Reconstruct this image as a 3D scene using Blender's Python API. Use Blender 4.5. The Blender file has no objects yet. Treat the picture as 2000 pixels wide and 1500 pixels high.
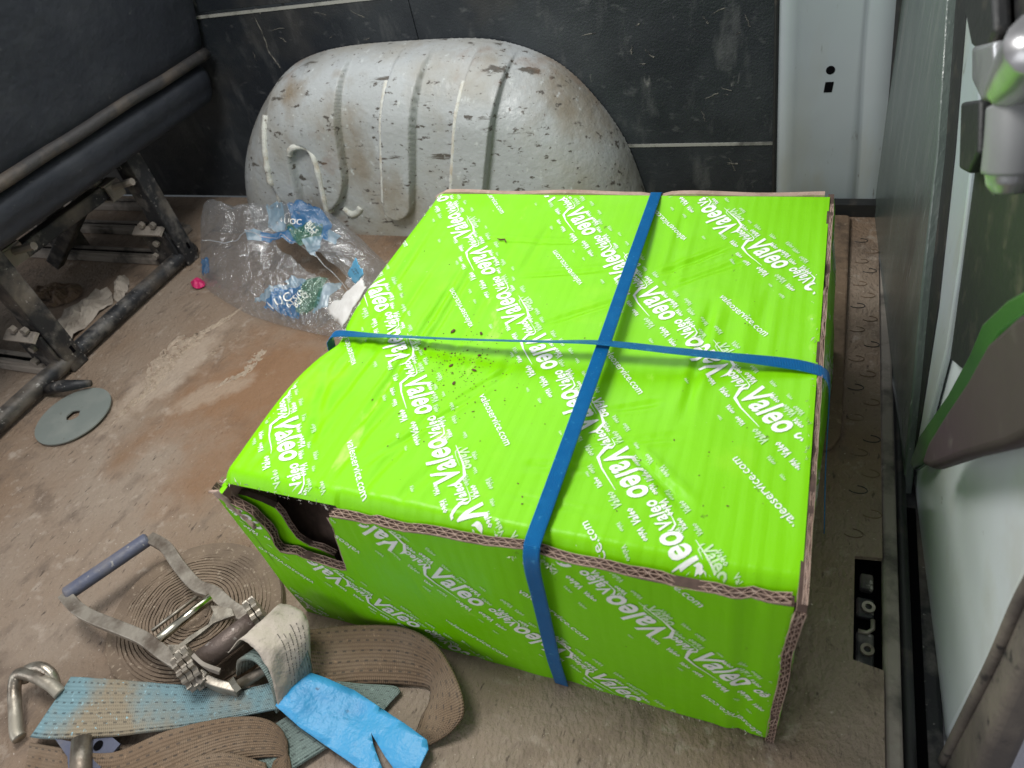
import bpy, bmesh, math, random
import numpy as np
from mathutils import Vector, Matrix, noise
random.seed(7)
rng = np.random.default_rng(7)
scene = bpy.context.scene
COL = scene.collection
R_ = math.radians

# ------------------------------------------------------------------ camera
CR = np.array([[0.92585371, 0.3309803, -0.18233746],
               [0.10674848, -0.6919547, -0.71400522],
               [-0.36249092, 0.64160014, -0.67598047]])      # right, down, forward
CC = np.array([0.47849701, -0.25501863, 0.68644546])
CF = 1358.55
cam = bpy.data.cameras.new('camera'); cam.sensor_fit = 'HORIZONTAL'; cam.sensor_width = 36
cam.lens = CF / 2000 * 36; cam.clip_start = .01; cam.clip_end = 200
cam.dof.use_dof = True; cam.dof.focus_distance = .85; cam.dof.aperture_fstop = 8
camo = bpy.data.objects.new('camera', cam); COL.objects.link(camo)
m = Matrix.Identity(4)
for i in range(3):
    m[i][0] = CR[0][i]; m[i][1] = -CR[1][i]; m[i][2] = -CR[2][i]; m[i][3] = CC[i]
camo.matrix_world = m
scene.camera = camo

# ------------------------------------------------------------------ world + lamps (daylight from side door and window, plus an added overhead lamp)
world = bpy.data.worlds.new('World'); scene.world = world; world.use_nodes = True
bg = world.node_tree.nodes['Background']
bg.inputs[0].default_value = (.93, .96, 1, 1); bg.inputs[1].default_value = .34

def area(name, loc, target, sx, sy, power, col):
    l = bpy.data.lights.new(name, 'AREA'); l.shape = 'RECTANGLE'; l.size = sx; l.size_y = sy
    l.energy = power; l.color = col
    o = bpy.data.objects.new(name, l); COL.objects.link(o); o.location = loc
    o.rotation_euler = (Vector(target) - Vector(loc)).to_track_quat('-Z', 'Y').to_euler()
    return o
area('added_overhead_key', (-.10, .14, 1.10), (.05, .20, .0), .34, .34, 10.0, (1, .98, .94))  # added overhead lamp without a hatch, set low for a bright lid centre
area('side_window_daylight', (-.12, .90, .86), (.12, -.1, .1), 1.25, .50, 5.0, (.95, .98, 1))
area('side_door_daylight', (-1.15, -1.5, 1.1), (-.1, .4, .1), 1.5, 1.1, 15, (.97, .98, 1))
vs = scene.view_settings
vs.view_transform = 'Standard'; vs.look = 'None'; vs.exposure = 0; vs.gamma = 1; vs.use_curve_mapping = False
scene.render.engine = 'CYCLES'

# ------------------------------------------------------------------ helpers
def ray(px, py):
    v = np.array([(px - 1000) / CF, (py - 750) / CF, 1.])
    return CR.T @ v
def onz(px, py, z=0.):
    r = ray(px, py); t = (z - CC[2]) / r[2]; return CC + t * r
def ony(px, py, y):
    r = ray(px, py); t = (y - CC[1]) / r[1]; return CC + t * r
def onpl(px, py, a, b, c):
    n = np.array([1, c, b]); D = a + c * .88
    r = ray(px, py); t = (D - n @ CC) / (n @ r); return CC + t * r

ROOTLOC = {}
def base_of(parent):
    while parent.parent: parent = parent.parent
    return np.array(parent.location)

def thing(name, loc, label, cat, group=None):
    o = bpy.data.objects.new(name, None); COL.objects.link(o)
    o.location = [float(v) for v in loc]; o.empty_display_size = .03
    tag(o, label, cat, group); return o
def tag(o, label=None, cat=None, group=None, kind=None):
    if label: o['label'] = label
    if cat: o['category'] = cat
    if group: o['group'] = group
    if kind: o['kind'] = kind
    return o

def obj(name, verts, faces, mat, parent=None, loc=None, smooth=False, mi=None, uv=None, angle=None):
    """one mesh object; verts in world coordinates"""
    verts = np.asarray(verts, float)
    if parent is not None: off = base_of(parent)
    elif loc is not None: off = np.array(loc, float)
    else: off = np.array([verts[:, 0].mean(), verts[:, 1].mean(), verts[:, 2].min()])
    me = bpy.data.meshes.new(name)
    me.from_pydata((verts - off).tolist(), [], [tuple(int(i) for i in f) for f in faces])
    mats = mat if isinstance(mat, (list, tuple)) else [mat]
    for mm in mats: me.materials.append(mm)
    if mi is not None: me.polygons.foreach_set('material_index', np.asarray(mi, dtype=np.int32))
    if smooth: me.polygons.foreach_set('use_smooth', np.ones(len(me.polygons), bool))
    if uv is not None:
        ul = me.uv_layers.new(name='UVMap')
        li = np.zeros(len(me.loops), dtype=np.int32); me.loops.foreach_get('vertex_index', li)
        ul.data.foreach_set('uv', np.asarray(uv, dtype=np.float32)[li].ravel())
    me.update()
    if angle: me.set_sharp_from_angle(angle=R_(angle))
    o = bpy.data.objects.new(name, me); COL.objects.link(o)
    if parent is not None: o.parent = parent
    else: o.location = off
    return o

class MB:
    """collects shapes into one mesh"""
    def __init__(s): s.v = []; s.f = []; s.n = 0
    def add(s, v, f):
        s.v += [tuple(p) for p in v]; s.f += [tuple(i + s.n for i in q) for q in f]; s.n = len(s.v); return s
    def box(s, c, size, rz=0, rx=0, ry=0, bev=0.):
        bm = bmesh.new(); bmesh.ops.create_cube(bm, size=1)
        bmesh.ops.scale(bm, vec=size, verts=bm.verts)
        if bev: bmesh.ops.bevel(bm, geom=bm.edges[:], offset=bev, segments=2, profile=.5, affect='EDGES')
        M = Matrix.Translation(Vector([float(x) for x in c])) @ Matrix.Rotation(rz, 4, 'Z') @ Matrix.Rotation(ry, 4, 'Y') @ Matrix.Rotation(rx, 4, 'X')
        bm.transform(M); bm.verts.index_update()
        s.add([v.co[:] for v in bm.verts], [[v.index for v in f.verts] for f in bm.faces]); bm.free(); return s
    def tube(s, pts, r, n=12, cap=True):
        pts = [Vector([float(x) for x in p]) for p in pts]; k = len(pts)
        rs = r if isinstance(r, (list, tuple)) else [r] * k
        v = []; f = []; up = None
        for i, p in enumerate(pts):
            d = (pts[min(i + 1, k - 1)] - pts[max(i - 1, 0)]).normalized()
            if up is None:
                up = Vector((0, 0, 1)) if abs(d.z) < .9 else Vector((1, 0, 0))
            a = d.cross(up).normalized(); b = a.cross(d).normalized(); up = b
            for j in range(n):
                t = 2 * math.pi * j / n; v.append(p + (a * math.cos(t) + b * math.sin(t)) * rs[i])
        for i in range(k - 1):
            for j in range(n):
                f.append((i * n + j, i * n + (j + 1) % n, (i + 1) * n + (j + 1) % n, (i + 1) * n + j))
        if cap: f.append(tuple(range(n))[::-1]); f.append(tuple((k - 1) * n + j for j in range(n)))
        return s.add([tuple(q) for q in v], f)
    def prism(s, poly, d):
        """poly: 3D outline (planar-ish), extruded by vector d"""
        n = len(poly); d = np.array(d, float)
        v = [tuple(p) for p in poly] + [tuple(np.array(p) + d) for p in poly]
        f = [tuple(range(n)), tuple(range(2 * n - 1, n - 1, -1))]
        f += [(i, i + n, (i + 1) % n + n, (i + 1) % n) for i in range(n)]
        return s.add(v, f)
    def build(s, name, mat, parent=None, loc=None, smooth=False, angle=None):
        o = obj(name, s.v, s.f, mat, parent, loc, smooth or bool(angle), angle=angle)
        bm = bmesh.new(); bm.from_mesh(o.data); bmesh.ops.recalc_face_normals(bm, faces=bm.faces); bm.to_mesh(o.data); bm.free()
        if angle: o.data.set_sharp_from_angle(angle=R_(angle))
        return o

def grid(nu, nv): return [(i * nv + j, i * nv + j + 1, (i + 1) * nv + j + 1, (i + 1) * nv + j) for i in range(nu - 1) for j in range(nv - 1)]
def solid(o, t, off=-1.):
    md = o.modifiers.new('solid', 'SOLIDIFY'); md.thickness = t; md.offset = off; return o
def catmull(P, n):
    P = np.asarray(P, float); k = len(P); out = []
    ts = np.linspace(0, k - 1, n)
    for t in ts:
        i = min(int(t), k - 2); u = t - i
        p0, p1, p2, p3 = P[max(i - 1, 0)], P[i], P[i + 1], P[min(i + 2, k - 1)]
        out.append(.5 * ((2 * p1) + (-p0 + p2) * u + (2 * p0 - 5 * p1 + 4 * p2 - p3) * u * u + (-p0 + 3 * p1 - 3 * p2 + p3) * u ** 3))
    return np.array(out)
def fbm(x, y, z=0., oct=4):
    return noise.fractal(Vector((x, y, z)), 1., 2., oct)
def sstep(a, b, x):
    t = np.clip((x - a) / (b - a), 0, 1); return t * t * (3 - 2 * t)

# ------------------------------------------------------------------ materials
def M(name, col, rough=.5, metal=0., mixes=(), bumps=(), coord='Object', coat=0., spec=.5, rmix=None):
    """mixes: (scale, (sx,sy,sz), detail, lo, hi, colour); bumps: (scale, stretch, detail, distance)"""
    mt = bpy.data.materials.new(name); mt.use_nodes = True
    nt = mt.node_tree; N = nt.nodes; L = nt.links; b = N['Principled BSDF']
    tc = N.new('ShaderNodeTexCoord')
    def nz(scale, st, detail, seed=0., dist=0.):
        mp = N.new('ShaderNodeMapping'); mp.inputs['Scale'].default_value = st
        mp.inputs['Location'].default_value = (seed * 1.7, seed * 2.3, seed * .9)
        L.new(tc.outputs[coord], mp.inputs[0])
        t = N.new('ShaderNodeTexNoise'); t.inputs['Scale'].default_value = scale; t.inputs['Detail'].default_value = detail
        t.inputs['Roughness'].default_value = .6; t.inputs['Distortion'].default_value = dist
        L.new(mp.outputs[0], t.inputs['Vector']); return t.outputs['Fac']
    prev = None
    def c4(c): return (c[0], c[1], c[2], 1)
    b.inputs['Base Color'].default_value = c4(col)
    for i, (sc, st, de, lo, hi, c2) in enumerate(mixes):
        rp = N.new('ShaderNodeMapRange'); rp.inputs['From Min'].default_value = lo; rp.inputs['From Max'].default_value = hi
        L.new(nz(sc, st, de, i + 1.), rp.inputs['Value'])
        mx = N.new('ShaderNodeMix'); mx.data_type = 'RGBA'
        L.new(rp.outputs[0], mx.inputs['Factor'])
        if prev is None: mx.inputs['A'].default_value = c4(col)
        else: L.new(prev, mx.inputs['A'])
        mx.inputs['B'].default_value = c4(c2); prev = mx.outputs['Result']
    if prev is not None: L.new(prev, b.inputs['Base Color'])
    b.inputs['Roughness'].default_value = rough; b.inputs['Metallic'].default_value = metal
    b.inputs['Specular IOR Level'].default_value = spec
    if coat: b.inputs['Coat Weight'].default_value = coat; b.inputs['Coat Roughness'].default_value = .15
    if rmix:
        sc, st, de, lo, hi, r2 = rmix
        rp = N.new('ShaderNodeMapRange'); rp.inputs['From Min'].default_value = lo; rp.inputs['From Max'].default_value = hi
        rp.inputs['To Min'].default_value = rough; rp.inputs['To Max'].default_value = r2
        L.new(nz(sc, st, de, 9.), rp.inputs['Value']); L.new(rp.outputs[0], b.inputs['Roughness'])
    nprev = None
    for i, (sc, st, de, dist) in enumerate(bumps):
        bp = N.new('ShaderNodeBump'); bp.inputs['Strength'].default_value = 1; bp.inputs['Distance'].default_value = dist
        L.new(nz(sc, st, de, i + 20.), bp.inputs['Height'])
        if nprev is not None: L.new(nprev, bp.inputs['Normal'])
        nprev = bp.outputs['Normal']
    if nprev is not None: L.new(nprev, b.inputs['Normal'])
    mt['_b'] = 1
    return mt
U = (1, 1, 1)
def wave_bump(mt, scale, direction, dist, coord='Object', distortion=1.5, profile='SIN'):
    nt = mt.node_tree; N = nt.nodes; L = nt.links; b = N['Principled BSDF']
    tc = N.new('ShaderNodeTexCoord'); w = N.new('ShaderNodeTexWave'); w.bands_direction = direction; w.wave_profile = profile
    w.inputs['Scale'].default_value = scale; w.inputs['Distortion'].default_value = distortion; w.inputs['Detail'].default_value = 2
    L.new(tc.outputs[coord], w.inputs['Vector'])
    bp = N.new('ShaderNodeBump'); bp.inputs['Distance'].default_value = dist; L.new(w.outputs['Fac'], bp.inputs['Height'])
    if b.inputs['Normal'].links: L.new(b.inputs['Normal'].links[0].from_socket, bp.inputs['Normal'])
    L.new(bp.outputs['Normal'], b.inputs['Normal']); return mt

m_green = M('green_print', (.205, .62, .001), .33, spec=.22, mixes=[(9, U, 6, .60, .74, (.26, .66, .010)), (22, (1, .4, 1), 8, .66, .74, (.40, .74, .10)), (160, U, 3, .74, .79, (.62, .78, .45)), (70, U, 6, .70, .745, (.10, .22, .01))],
            bumps=[(14, (1.8, .8, 1), 4, .0006), (5, U, 2, .003), (1, (70, 1.5, 3), 3, .0007), (120, (1, .5, 1), 3, .0003)], rmix=(25, U, 4, .35, .7, .5))
wave_bump(m_green, 26, 'X', .00018, distortion=.6)
m_white = M('white_print', (.86, .88, .84), .4, bumps=[(60, U, 3, .0005)])
m_white_faint = M('faint_white_print', (.58, .80, .46), .4, bumps=[(60, U, 3, .0005)])
m_kraft = M('kraft_board', (.42, .30, .24), .85, mixes=[(30, U, 5, .4, .7, (.26, .175, .13)), (140, U, 3, .55, .7, (.45, .34, .28))], bumps=[(200, U, 3, .0008)])
m_kraft_shade = M('painted_kraft_shade', (.065, .040, .031), .9, mixes=[(120, U, 3, .4, .7, (.10, .062, .048))])  # kraft darkened to paint the shade in the gaps between flutes
m_strap = M('blue_strap', (.0, .225, .64), .34, mixes=[(40, U, 3, .5, .8, (.01, .30, .75)), (200, U, 3, .62, .7, (.06, .42, .82))])
m_floor = M('dusty_floor', (.245, .168, .112), .8,
            mixes=[(2.6, U, 7, .38, .58, (.30, .236, .182)), (2.4, (1, .8, 1), 4, .60, .70, (.22, .125, .066)), (11, U, 8, .56, .72, (.145, .105, .078)),
                   (30, (1, .5, 1), 8, .56, .74, (.155, .115, .088)), (45, U, 8, .58, .70, (.38, .31, .25)), (150, (1, .35, 1), 4, .62, .72, (.085, .062, .047)), (230, U, 3, .66, .72, (.50, .42, .35))],
            bumps=[(30, (.6, 1, 1), 6, .004), (170, (1, .6, 1), 5, .005), (6, U, 4, .006)])
def stain(mt, cx, cy, rx, ry, rot, col, soft=.5, amt=1., ns=9.):
    nt = mt.node_tree; N = nt.nodes; L = nt.links; b = N['Principled BSDF']
    tc = N.new('ShaderNodeTexCoord'); mp = N.new('ShaderNodeMapping'); mp.vector_type = 'TEXTURE'
    mp.inputs['Location'].default_value = (cx, cy, 0); mp.inputs['Rotation'].default_value = (0, 0, rot); mp.inputs['Scale'].default_value = (rx, ry, 1)
    L.new(tc.outputs['Object'], mp.inputs[0]); ln = N.new('ShaderNodeVectorMath'); ln.operation = 'LENGTH'; L.new(mp.outputs[0], ln.inputs[0])
    nz = N.new('ShaderNodeTexNoise'); nz.inputs['Scale'].default_value = ns; nz.inputs['Detail'].default_value = 8; nz.inputs['Roughness'].default_value = .65; L.new(tc.outputs['Object'], nz.inputs['Vector'])
    ad = N.new('ShaderNodeMath'); ad.operation = 'MULTIPLY_ADD'; L.new(nz.outputs['Fac'], ad.inputs[0]); ad.inputs[1].default_value = 1.8; L.new(ln.outputs['Value'], ad.inputs[2])
    mr = N.new('ShaderNodeMapRange'); mr.inputs['From Min'].default_value = 1.9; mr.inputs['From Max'].default_value = 1.9 - soft; mr.inputs['To Min'].default_value = 0; mr.inputs['To Max'].default_value = amt
    L.new(ad.outputs[0], mr.inputs['Value']); mx = N.new('ShaderNodeMix'); mx.data_type = 'RGBA'; L.new(mr.outputs[0], mx.inputs['Factor'])
    L.new(b.inputs['Base Color'].links[0].from_socket, mx.inputs['A']); mx.inputs['B'].default_value = (*col, 1); L.new(mx.outputs['Result'], b.inputs['Base Color'])
stain(m_floor, -.30, .34, .22, .16, .5, (.25, .130, .062), .7, .85)
stain(m_floor, -.25, .20, .16, .10, .8, (.24, .125, .060), .7, .7)
stain(m_floor, -.50, .33, .055, .14, -.2, (.46, .37, .29), .5, .75, 22)
stain(m_floor, -.38, .30, .030, .09, -.9, (.42, .33, .25), .5, .6, 26)
stain(m_floor, .33, -.12, .12, .05, .3, (.42, .36, .31), .6, .6, 40)
stain(m_floor, .15, -.16, .10, .05, .3, (.42, .36, .31), .6, .6, 40)
wave_bump(m_floor, 75, 'DIAGONAL', .00015, distortion=9)
m_mat = M('brown_mat', (.185, .125, .080), .85, mixes=[(14, U, 6, .52, .66, (.07, .048, .035)), (80, U, 4, .6, .72, (.27, .2, .14))], bumps=[(90, U, 4, .003), (25, U, 4, .004)])
m_black = M('black_lining', (.012, .016, .022), .42, mixes=[(4, U, 7, .44, .76, (.045, .053, .060)), (22, (1, 1, .35), 9, .54, .76, (.10, .105, .108)), (60, (.5, 1, 1), 9, .60, .74, (.085, .09, .095)), (30, (1, 1, .5), 10, .655, .72, (.19, .19, .185)), (1.8, U, 5, .58, .76, (.080, .075, .068))],
            bumps=[(300, U, 3, .0010), (6, U, 3, .006)], rmix=(8, U, 4, .3, .7, .65))
m_vinyl = M('black_seat_vinyl', (.020, .024, .034), .6, mixes=[(7, U, 6, .48, .8, (.045, .05, .06)), (60, U, 5, .66, .78, (.10, .105, .11)), (3, U, 5, .62, .75, (.075, .065, .05))],
            bumps=[(700, U, 2, .0008), (9, U, 4, .008)])
m_piping = M('dusty_piping', (.035, .033, .033), .6, mixes=[(14, U, 5, .5, .7, (.10, .08, .062))], bumps=[(80, U, 4, .002)])
m_arch = M('worn_grey_paint', (.44, .465, .47), .30,
           mixes=[(5, U, 6, .46, .66, (.36, .345, .30)), (6, (1, 1, .6), 9, .53, .68, (.27, .225, .165)), (70, (.6, 1, 1.2), 9, .61, .65, (.10, .09, .078)),
                  (26, (.25, 1, 1.6), 8, .63, .67, (.11, .10, .085)), (60, U, 6, .62, .72, (.58, .61, .60)), (4.5, U, 6, .57, .70, (.25, .14, .075)), (160, U, 4, .67, .71, (.14, .105, .08))],
           bumps=[(20, U, 5, .003), (90, U, 4, .0015)], rmix=(12, U, 5, .4, .6, .65))
m_seam = M('cream_seam_paint', (.66, .67, .62), .5, mixes=[(40, U, 5, .5, .7, (.55, .48, .37)), (90, U, 5, .64, .70, (.14, .11, .09))], bumps=[(120, U, 4, .002)])
m_body = M('white_body_paint', (.36, .41, .44), .3, mixes=[(10, (1, 1, .25), 7, .52, .72, (.33, .34, .29)), (60, (1, 1, .3), 7, .63, .68, (.13, .12, .105)), (3, U, 3, .4, .7, (.39, .43, .455))],
           bumps=[(4, U, 3, .004)])
m_door = M('white_door_paint', (.72, .76, .80), .28, mixes=[(7, U, 7, .58, .78, (.60, .61, .58)), (45, (.6, .6, 1), 7, .70, .75, (.2, .19, .17)), (120, U, 4, .74, .78, (.1, .09, .085))], bumps=[(4, U, 3, .004)], coat=.2)
m_trim = M('dark_green_grey_hardboard', (.10, .125, .115), .25, mixes=[(40, (1, 1, .12), 7, .52, .72, (.16, .175, .165)), (8, (1, 1, .3), 6, .5, .75, (.045, .055, .055)), (150, (1, 1, .04), 4, .68, .76, (.32, .34, .33))], bumps=[(200, (1, 1, .1), 3, .0012)])
m_rubber = M('black_rubber', (.018, .019, .02), .55, mixes=[(30, U, 5, .55, .75, (.07, .06, .05))], bumps=[(60, U, 4, .001)])
m_dustrubber = M('dusty_rubber_seal', (.10, .085, .075), .8, mixes=[(12, U, 6, .45, .68, (.17, .145, .12)), (60, U, 4, .6, .7, (.04, .035, .033))], bumps=[(60, U, 4, .002)])
m_blackmetal = M('scuffed_black_metal', (.022, .023, .026), .5, metal=.2, mixes=[(28, U, 7, .50, .66, (.15, .14, .13)), (9, U, 5, .50, .70, (.16, .135, .11)), (120, U, 4, .64, .71, (.36, .34, .32))], bumps=[(90, U, 4, .001)])
m_dustmetal = M('dust_covered_metal', (.30, .265, .23), .75, metal=.1, mixes=[(16, U, 6, .5, .66, (.10, .09, .08)), (70, U, 4, .6, .7, (.32, .29, .25))], bumps=[(80, U, 4, .0015)])
m_zinc = M('zinc_plated_steel', (.40, .37, .31), .34, metal=.85, mixes=[(22, U, 6, .45, .62, (.22, .185, .15)), (60, U, 5, .6, .68, (.14, .105, .08))], bumps=[(90, U, 4, .0008)], rmix=(30, U, 4, .4, .6, .7))
m_chrome = M('shiny_rod_steel', (.66, .62, .50), .18, metal=1., mixes=[(40, U, 5, .6, .72, (.3, .25, .18))])
m_brownsteel = M('brown_spool_steel', (.15, .115, .10), .5, metal=.4, mixes=[(120, U, 5, .6, .7, (.4, .36, .33))], bumps=[(200, U, 3, .0008)])
m_grip = M('blue_grey_grip', (.10, .11, .16), .45, mixes=[(30, U, 6, .5, .7, (.17, .16, .17)), (140, U, 4, .66, .72, (.3, .29, .28))], bumps=[(100, U, 3, .001)])
m_disc = M('grey_disc_steel', (.20, .225, .21), .55, metal=.1, mixes=[(20, U, 6, .45, .7, (.245, .265, .245)), (90, U, 4, .68, .74, (.13, .12, .1))], bumps=[(60, U, 4, .0006)])
m_sand = M('pale_sand', (.54, .43, .33), .95, mixes=[(60, U, 6, .5, .7, (.36, .26, .185)), (240, U, 3, .6, .7, (.68, .57, .47))], bumps=[(150, U, 5, .006), (500, U, 3, .003)])
m_tag = M('cream_label_cloth', (.52, .46, .39), .85, mixes=[(18, U, 6, .5, .7, (.36, .31, .255)), (60, U, 5, .62, .72, (.2, .17, .15))], bumps=[(300, U, 3, .001), (25, U, 5, .004)])
m_ink = M('black_ink', (.035, .03, .03), .8)
m_tarp = M('sky_blue_tarpaulin', (.055, .36, .70), .45, mixes=[(16, U, 6, .5, .72, (.035, .25, .54)), (60, U, 6, .66, .72, (.02, .12, .26)), (8, U, 4, .55, .75, (.11, .43, .74))], bumps=[(14, U, 5, .006), (200, U, 3, .0006)])
m_paper = M('white_paper', (.74, .73, .70), .8, mixes=[(14, U, 5, .55, .75, (.56, .54, .5))], bumps=[(40, U, 5, .004)])
m_dustcloth = M('dusty_paper', (.46, .41, .35), .9, mixes=[(20, U, 6, .45, .7, (.22, .185, .15)), (6, U, 3, .6, .7, (.16, .2, .08))], bumps=[(40, U, 5, .005)])
m_pink = M('pink_foil', (.6, .02, .14), .45)
m_mauve = M('dark_mauve_plastic', (.060, .040, .047), .65, spec=.25, mixes=[(16, U, 5, .6, .75, (.13, .11, .105))], bumps=[(10, U, 3, .003)])
m_silver = M('dull_chrome', (.42, .42, .43), .26, metal=.6, mixes=[(14, U, 4, .5, .7, (.24, .24, .25))])
m_midgrey = M('mid_grey_plastic', (.20, .205, .21), .45)
m_ground = M('outdoor_concrete', (.60, .60, .68), .9, mixes=[(6, U, 6, .5, .7, (.48, .48, .55))], bumps=[(60, U, 4, .004)])
m_crumb = M('brown_crumbs', (.10, .045, .02), .8)
m_hole = M('dark_cavity', (.004, .004, .005), 1., spec=.05)
m_lightblue = M('light_blue_film', (.12, .45, .72), .35)
m_fblue = M('printed_blue_film', (.015, .14, .42), .3, mixes=[(14, U, 4, .5, .65, (.02, .22, .55))])
m_fgreen = M('printed_green_film', (.02, .17, .09), .3, mixes=[(14, U, 4, .5, .65, (.03, .24, .10))])
m_fpale = M('printed_pale_blue_film', (.32, .52, .68), .3, mixes=[(14, U, 4, .5, .65, (.45, .62, .74))])

def film(name, op, tint):
    mt = bpy.data.materials.new(name); mt.use_nodes = True; nt = mt.node_tree; N = nt.nodes; L = nt.links
    N.remove(N['Principled BSDF']); out = N['Material Output']
    tr = N.new('ShaderNodeBsdfTransparent'); gl = N.new('ShaderNodeBsdfGlossy'); gl.inputs['Roughness'].default_value = .06
    df = N.new('ShaderNodeBsdfDiffuse'); df.inputs['Color'].default_value = (*tint, 1)
    tl = N.new('ShaderNodeBsdfTranslucent'); tl.inputs['Color'].default_value = (*tint, 1)
    a = N.new('ShaderNodeMixShader'); a.inputs[0].default_value = .5; L.new(df.outputs[0], a.inputs[1]); L.new(tl.outputs[0], a.inputs[2])
    b = N.new('ShaderNodeMixShader'); b.inputs[0].default_value = op; L.new(tr.outputs[0], b.inputs[1]); L.new(a.outputs[0], b.inputs[2])
    c = N.new('ShaderNodeMixShader'); c.inputs[0].default_value = .24; L.new(b.outputs[0], c.inputs[1]); L.new(gl.outputs[0], c.inputs[2])
    tc = N.new('ShaderNodeTexCoord'); nz = N.new('ShaderNodeTexNoise'); nz.inputs['Scale'].default_value = 34; nz.inputs['Detail'].default_value = 6
    nz.inputs['Distortion'].default_value = 1.5
    L.new(tc.outputs['Object'], nz.inputs['Vector']); bp = N.new('ShaderNodeBump'); bp.inputs['Distance'].default_value = .012
    L.new(nz.outputs['Fac'], bp.inputs['Height'])
    for q in (gl,): L.new(bp.outputs[0], q.inputs['Normal'])
    L.new(c.outputs[0], out.inputs['Surface']); return mt
m_film = film('clear_film', .20, (.75, .8, .86))
m_filmpale = film('pale_blue_tinted_film', .55, (.46, .72, .92))
m_filmblue = film('blue_tinted_film', .72, (.05, .27, .62))
m_filmgreen = film('green_tinted_film', .70, (.06, .28, .17))

def webbing_mat(name, base, dust, lo, hi):
    mt = M(name, base, .85, mixes=[(9, U, 5, lo, hi, dust), (220, U, 3, .62, .72, tuple(min(1, c * 1.7) for c in base))], bumps=[])
    nt = mt.node_tree; N = nt.nodes; L = nt.links; b = N['Principled BSDF']
    tc = N.new('ShaderNodeTexCoord'); sp = N.new('ShaderNodeSeparateXYZ'); L.new(tc.outputs['UV'], sp.inputs[0])
    def mth(op, a, bb=None, use=None):
        n = N.new('ShaderNodeMath'); n.operation = op
        for i, q in enumerate((a, bb)):
            if q is None: continue
            if isinstance(q, (int, float)): n.inputs[i].default_value = q
            else: L.new(q, n.inputs[i])
        return n.outputs[0]
    uu, vv = sp.outputs[0], sp.outputs[1]
    # rows of dark stitch dashes (uv in metres)
    rowf = mth('FRACT', mth('MULTIPLY', vv, 1 / .0085)); row = mth('LESS_THAN', mth('ABSOLUTE', mth('SUBTRACT', rowf, .5)), .09)
    sh = mth('MULTIPLY', mth('FLOOR', mth('MULTIPLY', vv, 1 / .0085)), .37)
    dashf = mth('FRACT', mth('ADD', mth('MULTIPLY', uu, 1 / .0105), sh)); dash = mth('LESS_THAN', dashf, .38)
    k = mth('MULTIPLY', row, dash)
    mx = N.new('ShaderNodeMix'); mx.data_type = 'RGBA'; L.new(mth('MULTIPLY', k, .55), mx.inputs['Factor'])
    L.new(b.inputs['Base Color'].links[0].from_socket, mx.inputs['A']); mx.inputs['B'].default_value = (.025, .028, .03, 1)
    L.new(mx.outputs['Result'], b.inputs['Base Color'])
    wv = mth('ADD', mth('SINE', mth('MULTIPLY', uu, 2 * math.pi / .0021)), mth('SINE', mth('MULTIPLY', vv, 2 * math.pi / .0032)))
    bp = N.new('ShaderNodeBump'); bp.inputs['Distance'].default_value = .00028; L.new(wv, bp.inputs['Height']); L.new(bp.outputs[0], b.inputs['Normal'])
    return mt
m_webblue = webbing_mat('dusty_blue_webbing', (.20, .33, .37), (.30, .25, .175), .43, .60)
m_webbrown = webbing_mat('brown_dusty_webbing', (.20, .135, .085), (.27, .20, .14), .45, .65)
m_webgreen = webbing_mat('grey_green_webbing', (.20, .26, .24), (.26, .21, .16), .48, .62)
m_coil = M('dusty_webbing_edge', (.21, .155, .11), .9, mixes=[(18, U, 5, .45, .68, (.15, .11, .08)), (150, U, 4, .58, .7, (.36, .29, .22))], bumps=[(250, U, 3, .002)])

# ------------------------------------------------------------------ text glyph meshes (built-in font)
_tx = {}
def glyphs(body, res=2, offset=0.):
    k = (body, res, offset)
    if k not in _tx:
        cu = bpy.data.curves.new('t', 'FONT'); cu.body = body; cu.resolution_u = res; cu.offset = offset; cu.space_character = 1.06 if offset > .01 else 1; cu.fill_mode = 'FRONT'
        to = bpy.data.objects.new('t', cu); COL.objects.link(to)
        dg = bpy.context.evaluated_depsgraph_get(); me = to.evaluated_get(dg).to_mesh()
        v = np.array([p.co[:2] for p in me.vertices]).reshape(-1, 2); f = [tuple(p.vertices) for p in me.polygons]
        to.evaluated_get(dg).to_mesh_clear(); bpy.data.objects.remove(to); bpy.data.curves.remove(cu)
        if len(v):
            v = v - v.min(0); w = v[:, 0].max(); v = v / w          # length 1
        _tx[k] = (v, f)
    return _tx[k]

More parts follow.
